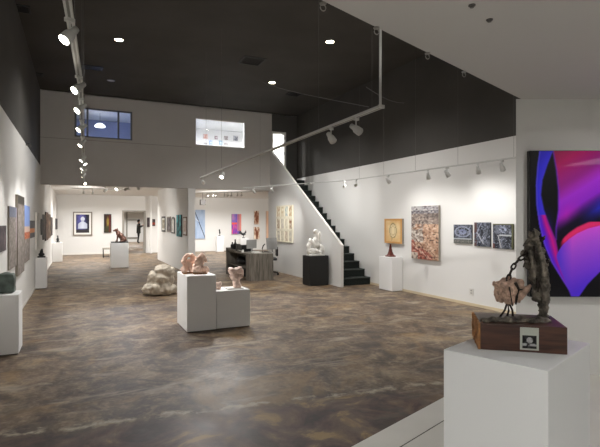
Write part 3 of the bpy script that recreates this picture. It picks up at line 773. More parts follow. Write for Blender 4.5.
# pink carvings
def onped(rel): return loc2(rel, pf, ang)
q = onped((.11,.40,.79)); t = thing('pink_carving', 'left of two pink stone carvings on the tall centre pedestal, hollow curl', 'sculpture', q, ang, 'pink carvings')
obj('base', box(nb(), -.09,-.07,0,.09,.07,.015), 'bark', t)
blob('carving', [((-.05,0,.07),(.055,.06,.06)),((.03,0,.10),(.05,.06,.1)),((.06,0,.2),(.045,.05,.05))], 'pink', t, .007, .022, 15, 1, flat=.012, seed=1,
   chains=[([(-.07,0,.06),(-.085,0,.17),(-.03,0,.255),(.04,0,.265),(.09,0,.2),(.085,0,.08),(.09,0,.02)],[.04,.035,.032,.035,.035,.035,.045]), ([(-.04,.02,.1),(.02,.0,.2)],[.035,.03])])
q = onped((.255,.26,.79)); t = thing('pink_carving', 'right of two pink stone carvings on the tall centre pedestal, twisted figure', 'sculpture', q, ang, 'pink carvings')
obj('base', box(nb(), -.10,-.06,0,.08,.06,.015), 'bark', t)
blob('carving', [((-.03,0,.08),(.075,.06,.08)),((.0,0,.17),(.055,.05,.07)),((.03,0,.25),(.04,.045,.04)),((.06,0,.06),(.05,.06,.05)),((.07,0,.20),(.03,.035,.03))], 'pink', t, .007, .022, 15, 1, flat=.012, seed=6,
   chains=[([(-.10,0,.03),(-.07,0,.15),(-.01,0,.26),(.05,0,.24)],[.04,.03,.03,.02])])
q = loc2((.345,.2,.55), lo, ang); t = thing('torso_carving', 'pale pink stone torso tapering down on the low centre pedestal', 'sculpture', q, ang, 'pink carvings'); t.scale = (1.12,1.12,.98)
obj('base', box(nb(), -.13,-.09,0,.09,.09,.012), 'marble', t, bevel=.003)
blob('carving', [((-.0,0,.26),(.095,.06,.055)),((-.06,0,.29),(.035,.05,.035)),((.06,0,.30),(.035,.045,.035)),((0,0,.18),(.075,.055,.08)),((.01,0,.09),(.055,.05,.07)),((.09,0,.22),(.03,.04,.07)),((.02,0,.03),(.06,.055,.035))], 'pinkl', t, .008, .018, 12, 1, flat=.01, seed=2)
q = loc2((.08,.2,.55), lo, ang); t = blob('small_carving', [((0,0,.035),(.045,.04,.035)),((-.02,0,.08),(.03,.035,.03)),((.03,0,.085),(.028,.03,.028))], 'pinkl', None, .008, .008, 18, 2, flat=0, seed=12)
t.location = q; tag(t, 'small lumpy pale pink carving on the low pedestal left of the torso', 'sculpture', 'pink carvings')
# rooster + far statuette
t = thing('rooster_sculpture', 'small black and red rooster sculpture on a pedestal behind the desk', 'sculpture', (pr_.x, 19.5, pr_.z))
obj('base', lathe(nb(), [(.07,0),(.07,.02),(.03,.03)], seg=14), 'black', t)
blob('body', [((0,0,.17),(.10,.05,.06)),((.09,0,.25),(.035,.03,.045))], 'black', t, .01, .003, 15, 1, chains=[([(.05,0,.18),(.09,0,.26)],[.04,.03]),([(-.07,0,.18),(-.14,0,.27),(-.17,0,.34)],[.04,.03,.012]),([(-.07,0,.18),(-.17,0,.22),(-.21,0,.27)],[.035,.025,.01]),([(0,0,.14),(0,0,.02)],[.014,.012])])
obj('comb', prism(nb(), [(.07,.28),(.08,.33),(.095,.29),(.11,.33),(.12,.28),(.135,.25),(.10,.24)], 'y', -.01, .01), 'redb', t)
t = thing('statuette', 'slim black upright statuette on the far right gallery pedestal', 'sculpture', (pq.x, 23.9, pq.z))
obj('base', lathe(nb(), [(.06,0),(.06,.03),(.02,.04)], seg=14), 'black', t)
blob('figure', [((0,0,.3),(.035,.035,.06))], 'black', t, .01, .003, chains=[([(0,0,.03),(.02,0,.15),(0,0,.3)],[.03,.04,.03])])

# ================================================================ ARTWORKS
# --- big glossy abstract on the near wall
def interp(t, pts):
    if t <= pts[0][0]: return pts[0][1]
    for (a, x), (b_, y) in zip(pts, pts[1:]):
        if t <= b_:
            f = (t-a)/(b_-a); return x+(y-x)*f
    return pts[-1][1]
def sm(x, w): return max(0, min(1, x/w+.5))
def purple(px, py):
    K = (10,9,16)
    # right background: crimson top-left -> violet diagonal -> dark
    dg = (px-560)*.62+(py-226)                       # diagonal coordinate, 0 on lower violet edge
    c = grad(dg, [(-85,(128,22,62)),(-62,(152,20,86)),(-40,(132,28,120)),(-24,(140,40,180)),(-10,(118,30,172)),(0,(56,18,86)),(6,(18,12,38)),(30,(10,9,22))])
    c = lerp(c, (34,40,190), .75*max(0, 1-abs(dg-6)/13)*max(0, min(1, (px-578)/20)))
    c = lerp(c, (190,30,170), .55*max(0, 1-abs(dg+8)/12)*max(0, 1-abs(px-566)/16))
    c = lerp(c, (26,14,60), .8*max(0, min(1,(px-640)/40)))
    # left boundary of background (black lens right edge)
    rb = interp(py, [(151,553),(170,556.5),(190,558.5),(210,558.5),(228,556),(240,556)])
    lensl = interp(py, [(151,552.5),(165,547),(180,542),(200,541),(215,545),(228,551),(240,557)])
    if py < 240:
        f = sm(rb-px, 1.2)
        lens = (13,14,18) if py < 205 else lerp((13,14,18), (40,26,150), (py-205)/25*max(0, min(1, (556-px)/10)))
        c = lerp(c, lens, f)
        c = lerp(c, (96,40,190), .75*max(0, 1-abs(px-rb)/1.6))
    # blue crescent
    ol = interp(py, [(151,539),(165,537),(185,535.5),(205,536),(225,539),(245,544),(262,551),(280,562),(297,573)])
    il = interp(py, [(151,553),(165,547.5),(180,542.5),(195,541),(210,544),(225,549.5),(240,556),(255,559),(275,565),(297,574)])
    if ol-2 < px < il+2:
        w_ = (px-ol)/max(1, il-ol)
        blue = lerp((40,34,190), (58,50,214), w_) if py < 215 else grad(w_, [(0,(62,30,200)),(.35,(90,24,180)),(.7,(178,20,120)),(1,(128,22,140))])
        blue = lerp(blue, (24,20,120), .5*max(0, min(1, abs(py-185)/60)) if py < 190 else 0)
        c = lerp(c, blue, sm(px-ol, 1.3)*sm(il-px, 1.3))
        c = lerp(c, (120,110,235), .5*max(0, 1-abs(px-ol-1)/1.0))
    if px < ol: c = lerp(K, c, 0 if px < ol-1 else ol-px if False else 0)
    # large petal with pink arc
    top = interp(px, [(556,256),(559,250),(563,244),(569,238.5),(577,233),(588,228),(600,225),(620,222),(660,226),(700,240)])
    lft = interp(py, [(240,559),(250,556.5),(258,556.5),(270,560.5),(285,566.5),(297,571)])
    rgt = interp(py, [(225,760),(250,650),(262,612),(272,600),(284,588),(297,579)])
    if py > 222:
        inside = sm(py-top, 1.5)*sm(px-lft, 1.5)*sm(rgt-px, 2)
        pt = grad((py-top)/60, [(0,(178,70,205)),(.25,(146,66,208)),(.6,(112,54,205)),(1,(70,40,198))])
        pt = lerp(pt, (58,44,205), max(0, min(1, (572-px)/13))*.8)
        c = lerp(c, pt, inside)
        if px > 559:
            arc = max(0, 1-abs(py-(top-2.8))/4.2); c = lerp(c, (246,40,96), min(1, arc*1.6)*min(1, (px-559)/6))
        if py > 250 and px > rgt: c = lerp(K, c, 1-sm(px-rgt, 2))
    if px > 668: c = lerp(c, K, min(1, (px-668)/16))
    m_ = max(c); g_ = 1+.34*min(1, max(0, m_-40)/110)
    return tuple(min(255, q*g_) for q in c)
PTHK = .05
wl = 528; x_w = (wl-CX)/F*(WDd-PTHK)
origin = wd((529.5-CX)/F*(WDd-PTHK), WDd, CH-(297-HY)/F*(WDd-PTHK))
Wp = 1.42; Hp = (297-150.5)/F*(WDd-PTHK)
t = thing('abstract_painting', 'large glossy purple, blue and magenta abstract petals on black, on the near wall', 'painting', origin, -TH)
b = nb(); box(b, 0,-PTHK+.001,0, Wp,0,Hp); obj('panel', b, nmat('black_gloss_panel', (16,16,18), .12, coat=.5), t, bevel=.004)
pw_ = Wp-.0; sc = F/(WDd-PTHK)
painted('painted_surface', pw_-.01, Hp-.01, lambda u, v: purple(529.5+(u*(pw_-.01)+.005)*sc, 297-(v*(Hp-.01)+.005)*sc), t, .005,.005,-PTHK-.001, 230, 190, 'gart')

# --- right wall
def parch(u, v):
    n_ = nz(u, v, 2.5, 1); e = math.hypot((u-.5)/.19, (v-.52)/.28)
    edge = min(u, 1-u, v, 1-v)
    c = lerp((214,170,112), (232,208,160), .5+n_*1.3 + (edge-.1)*1.5)
    if edge < .09: c = lerp(c, (196,140,78), .7)
    if e < 1: c = lerp(c, (236,222,186), .7)
    if abs(e-1) < .09: c = (158,136,96)
    if abs(e-.66) < .09: c = lerp(c, (176,150,104), .6)
    if abs(u-.5) < .25 and v < .2 and v > .12 and n_ > .0: c = lerp(c, (110,80,50), .6)
    return c
canvas('square_painting', 'small square tan painting with a pale oval ring on the right wall', 'painting', 'R', (384.5,218.8), (402.2,244), RX, parch, .05)
def rocks(u, v):
    n1, n2 = nz(u*.7, v*1.1, 5, 2), nz(u*.55, v*1.3, 22, 9, 3); n3 = nz(u*.55+v*.3, v*1.5, 11, 4, 3)
    if v > .92: c = lerp((140,138,142), (182,178,176), .5+nz(u, v*4, 4, 3)*1.5)
    elif v > .86: c = lerp((92,90,96), (150,146,148), .5+nz(u, v*3, 12, 3)*1.5)
    elif v > .66: c = lerp((104,94,90), (176,160,148), .5+n1*.8+n3*1.3)
    else:
        c = lerp((158,120,98), (216,184,158), .5+n1*1.1+n3*.9+n2*.5)
        if u < .45 and v > .32 and n1 > -.16: c = lerp((128,112,102), (216,208,198), .5+n3*2.2)
        dd = v-.30+(u-.1)*.42
        if dd < .03+n1*.2: c = lerp((118,62,56), (190,120,102), .5+n3*2+n2*.8)
        if abs(dd+.04-n3*.1) < .010: c = (222,186,166)
        if abs(dd-.10-n1*.1) < .008: c = (120,84,74)
        if u < .25 and v < .12: c = (196,182,168)
    c = lerp(c, (70,56,54), max(0, min(.75, (-n2-.14)*5)))
    c = lerp(c, (236,224,210), max(0, min(.6, (n2-.2)*4)))
    return c
canvas('landscape_painting', 'tall canvas of a reddish rocky landscape in the middle of the right wall', 'painting', 'R', (411.5,206.6), (438.6,261), RX, rocks, .05, n=90)
def machine(seed, tint):
    def f(u, v):
        n1 = nz(u, v, 3.5, seed, 3); r = abs(nz(u, v, 5.0, seed+5, 2)); n2 = nz(u, v, 15, seed+2, 2); r2 = abs(nz(u, v, 8, seed+11, 2))
        c = lerp((40,43,50), (112,116,128), .45+n1*1.5+n2*1.1)
        if r < .035: c = lerp((160,166,180), (128,134,152), .5+n2*2)
        if r2 < .02: c = lerp(c, (30,32,36), .7)
        if tint == 0:
            e = math.hypot((u-.5)/.4, (v-.62)/.26)
            if abs(e-1) < .10+n2*.06: c = lerp(c, (156,162,182), .8)
            if .12 < e < .55: c = lerp((108,114,142), (150,156,180), .5+n2*2+n1)
            if v < .24: c = lerp((136,134,126), (84,86,84), .5+n2*1.5+abs(v-.12)*3)
            if abs(v-.25) < .02: c = (168,172,176)
        if tint == 1:
            if abs(v-(.78-u*1.15)) < .04 and u < .6: c = (182,184,194)
            if abs(v-(u*1.3-.4)) < .04 and u > .5 and v < .4: c = (168,172,188)
            if abs(v-(.35+u*1.4)) < .03 and v > .5: c = (150,156,176)
            if u < .16 and n1 > 0: c = (88,66,66)
        if tint == 2:
            e = math.hypot(u-.5, (v-.78)*1.2)
            if e < .17: c = lerp((170,176,198), (96,102,116), .5+n2*3)
            if e < .06: c = (60,62,72)
            if abs(v-.54) < .025 and u > .3: c = (184,188,190)
            if abs(u-.33+(v-.3)*.3) < .025 and v < .55: c = (176,178,182)
            if u > .92 or v > .96: c = (92,92,66)
            if u < .1 and v < .2: c = (100,60,54)
        return c
    return f
for a, c, s_, lb in (((453.8,224.6),(471.9,244),0,'leftmost of three small grey machine-like canvases on the right wall'), ((474.4,222.4),(490.5,247),1,'middle, narrow one of three small grey machine-like canvases'), ((493.1,223.8),(513.5,249.5),2,'rightmost of three small grey canvases, with olive edges')):
    canvas('machine_painting', lb, 'painting', 'R', a, c, RX, machine(s_*4+1, s_), .022, 'cedge', n=40, group='three grey canvases on the right wall')
# --- grid artwork on stair wall
t_loc, rz, gw, gh = placeart('R', (276.3,206), (292.2,243), SX-.105)
t_loc.x = SX-.063
t = thing('grid_artwork', 'cream framed grid of twelve small drawings on the stair wall', 'artwork', t_loc, rz)
obj('backing', box(nb(), 0,-.03,0,gw,0,gh), nmat('cream_board', (226,218,196), .7), t)
tints = [(186,150,110),(196,176,140),(150,170,176),(176,140,96),(150,120,90),(186,176,170),(206,196,176),(130,90,60),(170,160,150),(190,180,160),(176,150,130),(196,190,180)]
for r in range(3):
    for c in range(4):
        cw, chh = gw/4, gh/3; tc_ = tints[r*4+c]
        painted('drawing', cw*.66, chh*.78, (lambda u, v, tc_=tc_, q=r*4+c: lerp((232,226,206), tc_, .45+nz(u, v, 3.5, q)*2.4)), t, c*cw+cw*.17, (2-r)*chh+chh*.11, -.031, 8, 12)
b = nb()
for c in range(5): box(b, c*gw/4-(.012 if c else 0), -.045, 0, c*gw/4+(.012 if c < 4 else 0), -.03, gh)
for r in range(4): box(b, 0,-.044, r*gh/3-(.03 if r else 0), gw, -.03, r*gh/3+(.03 if r < 3 else 0))
obj('frame', b, nmat('pale_wood_frame', (226,220,200), .5), t)

# --- left wall
def dkp(u, v): return lerp((52,46,50), (104,92,96), .5+nz(u, v, 3, 8)*1.6)
canvas('dark_painting', 'dark grey unframed painting cut by the left edge of the frame', 'painting', 'L', (-3,226), (6,250), LX, dkp, .025, 'cedge')
def sky(seed, kind):
    def f(u, v):
        n_ = nz(u*1.5, v*3, 4, seed); n2 = nz(u*.6, v*5, 9, seed+3, 2)
        c = lerp((112,104,98), (158,150,144), .5+n_*1.2+n2*.6)
        if kind == 1 and v > .82: c = lerp(c, (92,104,132), .7)
        if kind == 1 and u > .8 and v > .3: c = lerp(c, (184,160,176), .5)
        if kind == 2 and v > .88: c = (64,60,54)
        if kind == 3:
            if v > .62: c = (132,158,216)
            elif v > .52: c = (214,186,170)
            elif v > .40: c = lerp((220,130,80), (160,80,60), .5+n2*2)
        if kind == 4: c = (92,92,96) if v > .55 or v < .3 else (214,140,90)
        return c
    return f
# multi-panel skyline piece: one artwork, panels at staggered heights
base = onX(9, 270, LX)
t = thing('panel_artwork', 'large staggered grey wooden panels with blue and orange skyline on the left wall', 'artwork', (LX+.003, base.y, 1.0), PI/2)
for (xa, ya, xb, yb, kd, dp) in ((9,206,17.4,262,1,.02), (17.6,194.5,24.2,270,2,.035), (24.3,205,29.6,262,3,.02), (29.7,220.5,34.6,237,4,.015)):
    LQ = LX+dp; a = onX(xa, ya, LQ); c = onX(xb, yb, LQ); h1 = onX(xa, {1:270.5,2:276.5,3:263.5,4:238.5}[kd], LQ).z
    x0_, x1_ = a.y-base.y, c.y-base.y-.01
    z0_, z1_ = h1-1.0, a.z-1.0
    p_ = obj('panel', box(nb(), x0_,-dp,z0_, x1_,0,z1_), 'canvas', t); p_['label'] = {1:'grey panel, nearest',2:'tall grey panel with dark edge',3:'panel with blue sky and orange glow',4:'short orange and grey panel'}[kd]
    pp = painted('painted_surface', x1_-x0_, z1_-z0_, sky(kd*3, kd), p_, x0_, z0_, -dp-.001, 16, 50)
canvas('white_panel', 'tall narrow white panel on the left wall beyond the staggered panels', 'artwork', 'L', (36.8,212.5), (39.3,248.5), LX, lambda u, v: lerp((206,204,198), (186,184,180), v), .04, 'trim')
base = onX(41, 240, LX)
t = thing('panel_artwork', 'group of staggered dark brown upright panels farther along the left wall', 'artwork', (LX+.003, base.y, 1.0), PI/2)
for (xa, ya, xb, yb, col, dp) in ((41,219,43,235,(56,52,50),.012), (43.1,214.5,45.6,240,(84,70,60),.02), (45.7,211.8,48.3,241,(126,96,76),.03), (48.4,214,50.6,238.6,(150,124,104),.02), (50.7,217,52.6,236,(70,56,50),.012)):
    LQ = LX+dp; a = onX(xa, ya, LQ); c = onX(xb, yb, LQ); z0_ = onX(xa, yb, LQ).z-1
    p_ = obj('panel', box(nb(), a.y-base.y,-dp,z0_, c.y-base.y-.01,0,a.z-1), 'frame_dk', t)
    painted('painted_surface', c.y-a.y-.01, a.z-1-z0_, (lambda u, v, col=col: lerp(col, (30,28,28), .3-nz(u, v, 4, col[0])*1.5)), p_, a.y-base.y, z0_, -dp-.001, 8, 24)
canvas('small_dark_painting', 'narrow dark picture on the left wall above the farthest pedestal', 'painting', 'L', (56.3,218.5), (57.6,229), LX, dkp, .04, 'frame_dk')

# --- gallery back wall
def bust(u, v):
    c = lerp((38,36,60), (92,92,160), 1-abs(u-.35)*1.6+nz(u, v, 3, 3)*.5)
    if u > .75: c = lerp(c, (28,30,44), .7)
    if v < .18: c = (52,50,54)
    W = (206,212,226)
    if math.hypot((u-.5)/.15, (v-.76)/.13) < 1: c = W
    if abs(u-.5) < .085 and .55 < v < .7: c = (184,190,208)
    if v < .6 and v > .22 and abs(u-.5) < .36-max(0, v-.48)*1.9: c = lerp(W, (150,156,180), abs(u-.5)*1.6)
    return c
canvas('bust_portrait', 'grey-framed picture of a white bust on blue, on the gallery back wall', 'picture', 'B', (73,211.7), (92.2,235.4), BY, bust, .05, frame='frame_gy', fw=.045, mat=.085, n=36)
def ylw(u, v):
    d_ = math.hypot((u-.5)*1.2, (v-.6))
    c = lerp((196,176,70), (62,40,34), d_*2.6+nz(u, v, 3, 6))
    if v < .35: c = lerp(c, (60,72,44), .6)
    if u > .7: c = lerp(c, (128,44,36), .5)
    return c
canvas('glowing_painting', 'tall dark painting with a yellow-green glow left of the doorway', 'painting', 'B', (104,214), (111.4,232.6), BY, ylw, .05, frame='frame_dk', fw=.03, n=24)
canvas('small_picture', 'small grey-brown picture on back wall between doorway and white pillar', 'picture', 'B', (147,217.5), (150,227), BY, dkp, .04, group='small pictures beyond the divider')
canvas('small_picture', 'small picture with a reddish lower half beyond the white pillar', 'picture', 'B', (152.2,219), (155.2,226), BY, lambda u, v: (150,60,44) if v < .5 and v > .2 else (70,60,60), .04, group='small pictures beyond the divider')
p = onY(150.9, 230, 24.3)
struct('wall_pillar', box(nb(), p.x-.04, 24.2, 0, p.x+.05, 24.4, GC), 'wall')
# --- divider wall (faces left => rotated like right wall)
DV = 3.0
def fr(u, v, a, b_, s): return lerp(a, b_, .5+nz(u, v, 3, s)*1.8)
canvas('framed_picture', 'black-framed pale picture on the divider wall, farthest from the column', 'picture', 'R', (161.6,216.5), (165,232), DV, lambda u, v: fr(u,v,(150,142,120),(206,200,184),1), .02, frame='frame_dk', fw=.07, mat=.06, n=12, group='pictures on the divider wall')
canvas('framed_picture', 'wide dark grey picture on the divider wall, second from the far end', 'picture', 'R', (167,216.8), (170.6,232.2), DV, lambda u, v: fr(u,v,(70,66,68),(140,130,132),2), .02, frame='frame_gy', fw=.05, n=14, group='pictures on the divider wall')
# arch topped picture
loc, rz, w_, h_ = placeart('R', (171.8,217), (175.2,233.6), DV-.004)
t = thing('framed_picture', 'black arch-topped frame with pale picture on the divider wall', 'picture', loc, rz, 'pictures on the divider wall')
arch = [(0,0),(w_,0)] + [(w_/2+w_/2*math.cos(a), h_*.8+h_*.2*math.sin(a)) for a in [PI*q/12 for q in range(13)]]
obj('frame', prism(nb(), arch, 'y', -.02, 0), 'frame_dk', t)
ins = [(w_/2+(x-w_/2)*.62, h_*.45+(z-h_*.45)*.82) for x, z in arch]
obj('picture', prism(nb(), ins, 'y', -.024, -.02), nmat('pale_drawing', (196,194,188), .6, var=.25, vscale=9), t)
def teal(u, v): return lerp((20,50,56), (70,170,176), .45+nz(u, v, 3.2, 5)*2.2+(.15 if v > .5 else -.05))
canvas('teal_painting', 'largest teal and black painting on the divider wall', 'painting', 'R', (176.5,215), (181.2,237), DV, teal, .035, 'frame_dk', n=24)
canvas('framed_picture', 'brown-framed pinkish picture on the divider wall nearest the column', 'picture', 'R', (182.8,217), (186.6,235.8), DV, lambda u, v: fr(u,v,(196,170,160),(222,206,196),7), .02, frame='frame_br', fw=.04, mat=.08, n=12, group='pictures on the divider wall')
# --- right gallery back wall
def bluep(u, v):
    c = lerp((146,166,196), (176,192,214), .5+nz(u, v, 2.5, 2)*1.4)
    if abs(v-(.97-u*.93)) < .035 and u > -.1: c = (34,40,62)
    if abs(v-(.72-u*.3)) < .01 and u < .4: c = (226,230,236)
    return c
canvas('blue_painting', 'pale blue painting crossed by a dark diagonal line, right of the column', 'painting', 'B', (194.5,209.8), (205,238.6), BY, bluep, .05, n=50)
def quad(u, v):
    c = (124,84,170)
    if u > .62: c = (214,132,120) if v > .15 else (110,80,160)
    if u > .72 and u < .8: c = (90,80,150)
    if u < .55 and v < .5: c = lerp((208,90,140), (120,60,170), .5+nz(u, v, 4, 2)*2)
    if u < .55 and v >= .5: c = lerp((104,92,186), (180,130,180), .5+nz(u, v, 3, 5)*1.5)
    if abs(v-.52) < .05 and u < .55: c = (226,96,90)
    return c
canvas('purple_painting', 'purple, pink and orange blocks painting in the right gallery', 'painting', 'B', (231.7,214), (241.2,233.8), BY, quad, .05, n=30)
def brn(s): return lambda u, v: lerp((240,226,206), (120,70,48), 1.35-math.hypot((u-.5)*2, (v-.5)*2)+nz(u, v, 3, s)*1.6)
canvas('brown_painting', 'upper of two small brown figure paintings in the right gallery', 'painting', 'B', (254.2,210.8), (259,224.4), BY, brn(3), .05, n=16, group='two brown paintings')
canvas('brown_painting', 'lower of two small brown figure paintings in the right gallery', 'painting', 'B', (254,227), (259.6,239), BY, brn(9), .05, n=16, group='two brown paintings')
canvas('peach_painting', 'peach-coloured painting half hidden at the right gallery opening edge', 'painting', 'B', (266.2,211), (271,238.5), BY, lambda u, v: fr(u,v,(226,176,146),(236,206,180),4), .05, n=14)

# ================================================================ DESK
DXa, DXb, DYa, DYb, DH = 4.05, 4.72, 11.65, 13.7, .715
t = thing('reception_desk', 'grey weathered wood reception desk with an open shelf facing left', 'desk', (DXa, DYa, 0))
w_, l_ = DXb-DXa, DYb-DYa
obj('desktop', box(nb(), 0,.0,DH-.04, w_,l_,DH), 'deskw', t, bevel=.004)
obj('near_end_panel', box(nb(), 0,.0,0, w_,.30,DH-.04), 'deskw', t)
obj('far_end_panel', box(nb(), -.03,l_-.06,0, w_,l_+.0,DH+.07), 'deskw', t)
obj('back_panel', box(nb(), w_-.04,.3,.0, w_,l_-.06,DH-.04), 'deskw', t)
obj('shelf', box(nb(), .02,.3,.30, w_-.04,l_-.06,.33), 'deskw', t)
obj('raised_rail', box(nb(), -.03,1.2,DH, .0+.02,l_-.06,DH+.05), 'deskw', t)
def ondesk(px, dy): # point on desktop at px for given world Y
    return onY(px, 240, dy).x
def put(name, label, cat, px, Y, parts, z=DH, rz=0, group=None):
    x = ondesk(px, Y); t = thing(name, label, cat, (x, Y, z+.002), rz, group)
    for n_, b, m in parts: obj(n_, b, m, t, smooth=(m == 'S'))
    return t
# monitor
b1 = box(nb(), -.012,-.2,.10, .012,.2,.34)
put('monitor', 'grey upright monitor seen from behind near the middle of the desk', 'monitor', 251.6, 12.35, [('screen_shell', b1, 'screen'), ('stand', box(tube(nb(), [(0,0,.0),(0,0,.12)], .02), -.08,-.08,0,.08,.08,.012), 'screen')], rz=-1.05)
b1 = box(nb(), -.012,-.19,.08, .012,.19,.40, Matrix.Rotation(-.12, 4, 'Y'))
put('monitor', 'grey tilted screen at the right end of the desk beside the chair', 'monitor', 272.5, 11.95, [('screen_shell', b1, 'screen'), ('stand', box(tube(nb(), [(0,0,0),(0,0,.13)], .02), -.07,-.07,0,.07,.07,.012), 'screen')], rz=-1.2)
# curved black thing
put('curved_stand', 'curved black stand between the two grey screens', 'lamp', 262.3, 12.2, [('base', lathe(nb(), [(.05,0),(.05,.012),(.01,.02)], seg=16), 'blackm'), ('arm', tube(nb(), [(0,0,.015),(-.0,0,.10),(.03,0,.18),(.08,0,.225)], [.014,.016,.018,.014]), 'blackm')])
bo = [('glass_body', lathe(nb(), [(.045,0),(.048,.18),(.02,.24),(.02,.31),(.022,.315)], seg=14), 'blackm')]
put('bottle', 'tall black bottle on the far end of the desk', 'bottle', 235.2, 13.5, bo)
put('bottle', 'shorter black bottle beside the tall bottle on the desk', 'bottle', 232.4, 13.45, [('glass_body', lathe(nb(), [(.05,0),(.055,.15),(.02,.2),(.02,.24)], seg=14), 'blackm')])
put('pen_cup', 'black cup beside the bottles on the desk', 'cup', 238.2, 13.3, [('cup', lathe(nb(), [(.07,0),(.08,.17),(.07,.17),(.06,.01)], seg=16), 'blackm')])
put('desk_phone', 'black desk telephone in the middle of the desk clutter', 'telephone', 240.6, 13.05, [('phone_body', prism(nb(), [(-.12,0),(.12,0),(.12,.09),(-.12,.16)], 'y', -.10, .10), 'blackm'), ('handset', box(nb(), -.1,-.10,.15,-.04,.10,.20), 'blackm')])
put('printer', 'low black printer box before the monitor on the desk', 'printer', 245.2, 12.72, [('casing', box(nb(), -.16,-.17,0,.16,.17,.18), 'blackm'), ('paper_tray', box(nb(), -.2,-.1,.03,-.16,.1,.04), 'paper')])
put('business_card_holder', 'small white card holder at the desk edge in front of the printer', 'card holder', 242.6, 12.3, [('holder', box(nb(), -.03,-.05,0,.0,.05,.06), 'paper'), ('cards', box(nb(), .0,-.045,0,.02,.045,.075), 'trim')])
put('paper_stack', 'white papers lying on the desk below the middle monitor', 'papers', 256.5, 12.05, [('sheets', box(nb(), -.1,-.14,0,.1,.14,.02), 'paper')])
# black bag under the desk
o = blob('black_bag', [((0,0,.11),(.15,.3,.115)),((0,.15,.14),(.13,.18,.14))], 'blackm', None, .02, .015, 6, 2, flat=0)
o.location = (4.28, 12.9, .33); o.data.transform(Matrix.Diagonal((1,1,.85,1))); tag(o, 'black bag on the open shelf of the desk', 'bag')
o2 = blob('waste_bin_bag', [((0,0,.12),(.14,.2,.12))], 'blackm', None, .02, .01, 6, 2, flat=0)
o2.location = (4.3, 12.6, 0); tag(o2, 'black bag on the floor beneath the desk shelf', 'bag')
# office chair
t = thing('office_chair', 'black office chair on castors behind the right end of the desk', 'chair', (5.02, 12.75, 0), -.3)
obj('seat', box(nb(), -.23,-.22,.44,.23,.22,.52), 'blackm', t, bevel=.03)
obj('backrest', box(nb(), .2,-.2,.56,.26,.2,.84), 'blackm', t, bevel=.03)
obj('column', tube(nb(), [(0,0,.1),(0,0,.44)], .03), 'steel', t)
for q in range(5):
    a = 2*PI*q/5; lg = obj('leg', tube(nb(), [(0,0,.12),(.27*math.cos(a),.27*math.sin(a),.08)], .02), 'blackm', t)
    obj('castor', tube(nb(), [(.27*math.cos(a)-.02*math.sin(a),.27*math.sin(a)+.02*math.cos(a),.035),(.27*math.cos(a)+.02*math.sin(a),.27*math.sin(a)-.02*math.cos(a),.035)], .034, 14), 'blackm', lg)
for s in (-1,1): obj('armrest', tube(nb(), [(.05,s*.24,.48),(.05,s*.26,.66),(-.12,s*.26,.68)], .018), 'blackm', t)

# bench under the loft
bp_ = onZ(103,258,0)
t = thing('bench', 'low bench with black metal legs and pale seat beside the dog pedestal', 'bench', (bp_.x, bp_.y, 0))
obj('seat', box(nb(), 0,0,.36, .55,.45,.43), nmat('grey_cushion', (150,146,136), .8), t, bevel=.01)
for x in (.02,.53):
    for y in (.02,.43): obj('leg', tube(nb(), [(x,y,0),(x,y,.36)], .012), 'black', t)
b = nb()
for y in (.02,.43): tube(b, [(.02,y,.06),(.53,y,.06)], .01)
obj('stretcher', b, 'black', t)

# ================================================================ PERSON far away
pp = at(138.6, 242.7, 34.0); gx, gy = pp.x, pp.y; zs = 0
root = thing('person', 'person in a dark coat standing beyond the gallery doorway, holding up a phone', 'person', (gx, gy, 0), .15)
def skinfig(name, verts, edges, mat, parent, sub=2):
    me = bpy.data.meshes.new(name); me.from_pydata([v[0] for v in verts], edges, []); o = bpy.data.objects.new(name, me); C.objects.link(o)
    md = o.modifiers.new('skin', 'SKIN'); md.use_smooth_shade = True
    sk = me.skin_vertices[0].data if me.skin_vertices else None
    for i, v in enumerate(verts):
        r = v[1] if isinstance(v[1], tuple) else (v[1], v[1]); me.skin_vertices[0].data[i].radius = r
    me.skin_vertices[0].data[0].use_root = True
    ss = o.modifiers.new('sub', 'SUBSURF'); ss.levels = sub; ss.render_levels = sub
    o.parent = parent; bake(o); o.data.materials.clear(); o.data.materials.append(M[mat])
    for p in o.data.polygons: p.use_smooth = True
    return o
# faces +x
V = [((0,0,.93),(.12,.15)), ((.0,0,1.12),(.11,.13)), ((0,0,1.34),(.12,.17)), ((.0,0,1.47),.06), ((.02,0,1.53),.055), ((.03,0,1.60),.085), ((.04,0,1.67),.09),
     ((0,.10,.86),.09), ((.02,.10,.48),.06), ((-.02,.10,.1),.042), ((.12,.10,.04),.035),
     ((0,-.10,.86),.09), ((-.03,-.10,.48),.06), ((-.10,-.10,.1),.042), ((.04,-.10,.04),.035),
     ((0,.19,1.40),.055), ((.12,.22,1.18),.042), ((.36,.14,1.34),.033), ((.43,.12,1.39),.028),
     ((0,-.19,1.40),.055), ((.06,-.23,1.16),.042), ((.33,-.10,1.32),.033), ((.42,-.05,1.38),.028)]
E = [(0,1),(1,2),(2,3),(3,4),(4,5),(5,6),(0,7),(7,8),(8,9),(9,10),(0,11),(11,12),(12,13),(13,14),(2,15),(15,16),(16,17),(17,18),(2,19),(19,20),(20,21),(21,22)]
bd = skinfig('body', V, E, 'skin', root); bd.data.materials.append(M['trous'])
for p in bd.data.polygons:
    if p.center.z < .95: p.material_index = 1
VC = [((0,0,.95),(.15,.19)), ((0,0,1.12),(.14,.17)), ((0,0,1.34),(.145,.195)), ((0,0,1.46),.075), ((0,.0,.72),(.16,.2)),
      ((0,.20,1.40),.07), ((.12,.225,1.18),.058), ((.33,.15,1.32),.046), ((0,-.20,1.40),.07), ((.06,-.235,1.16),.058), ((.30,-.11,1.30),.046)]
EC = [(0,1),(1,2),(2,3),(0,4),(2,5),(5,6),(6,7),(2,8),(8,9),(9,10)]
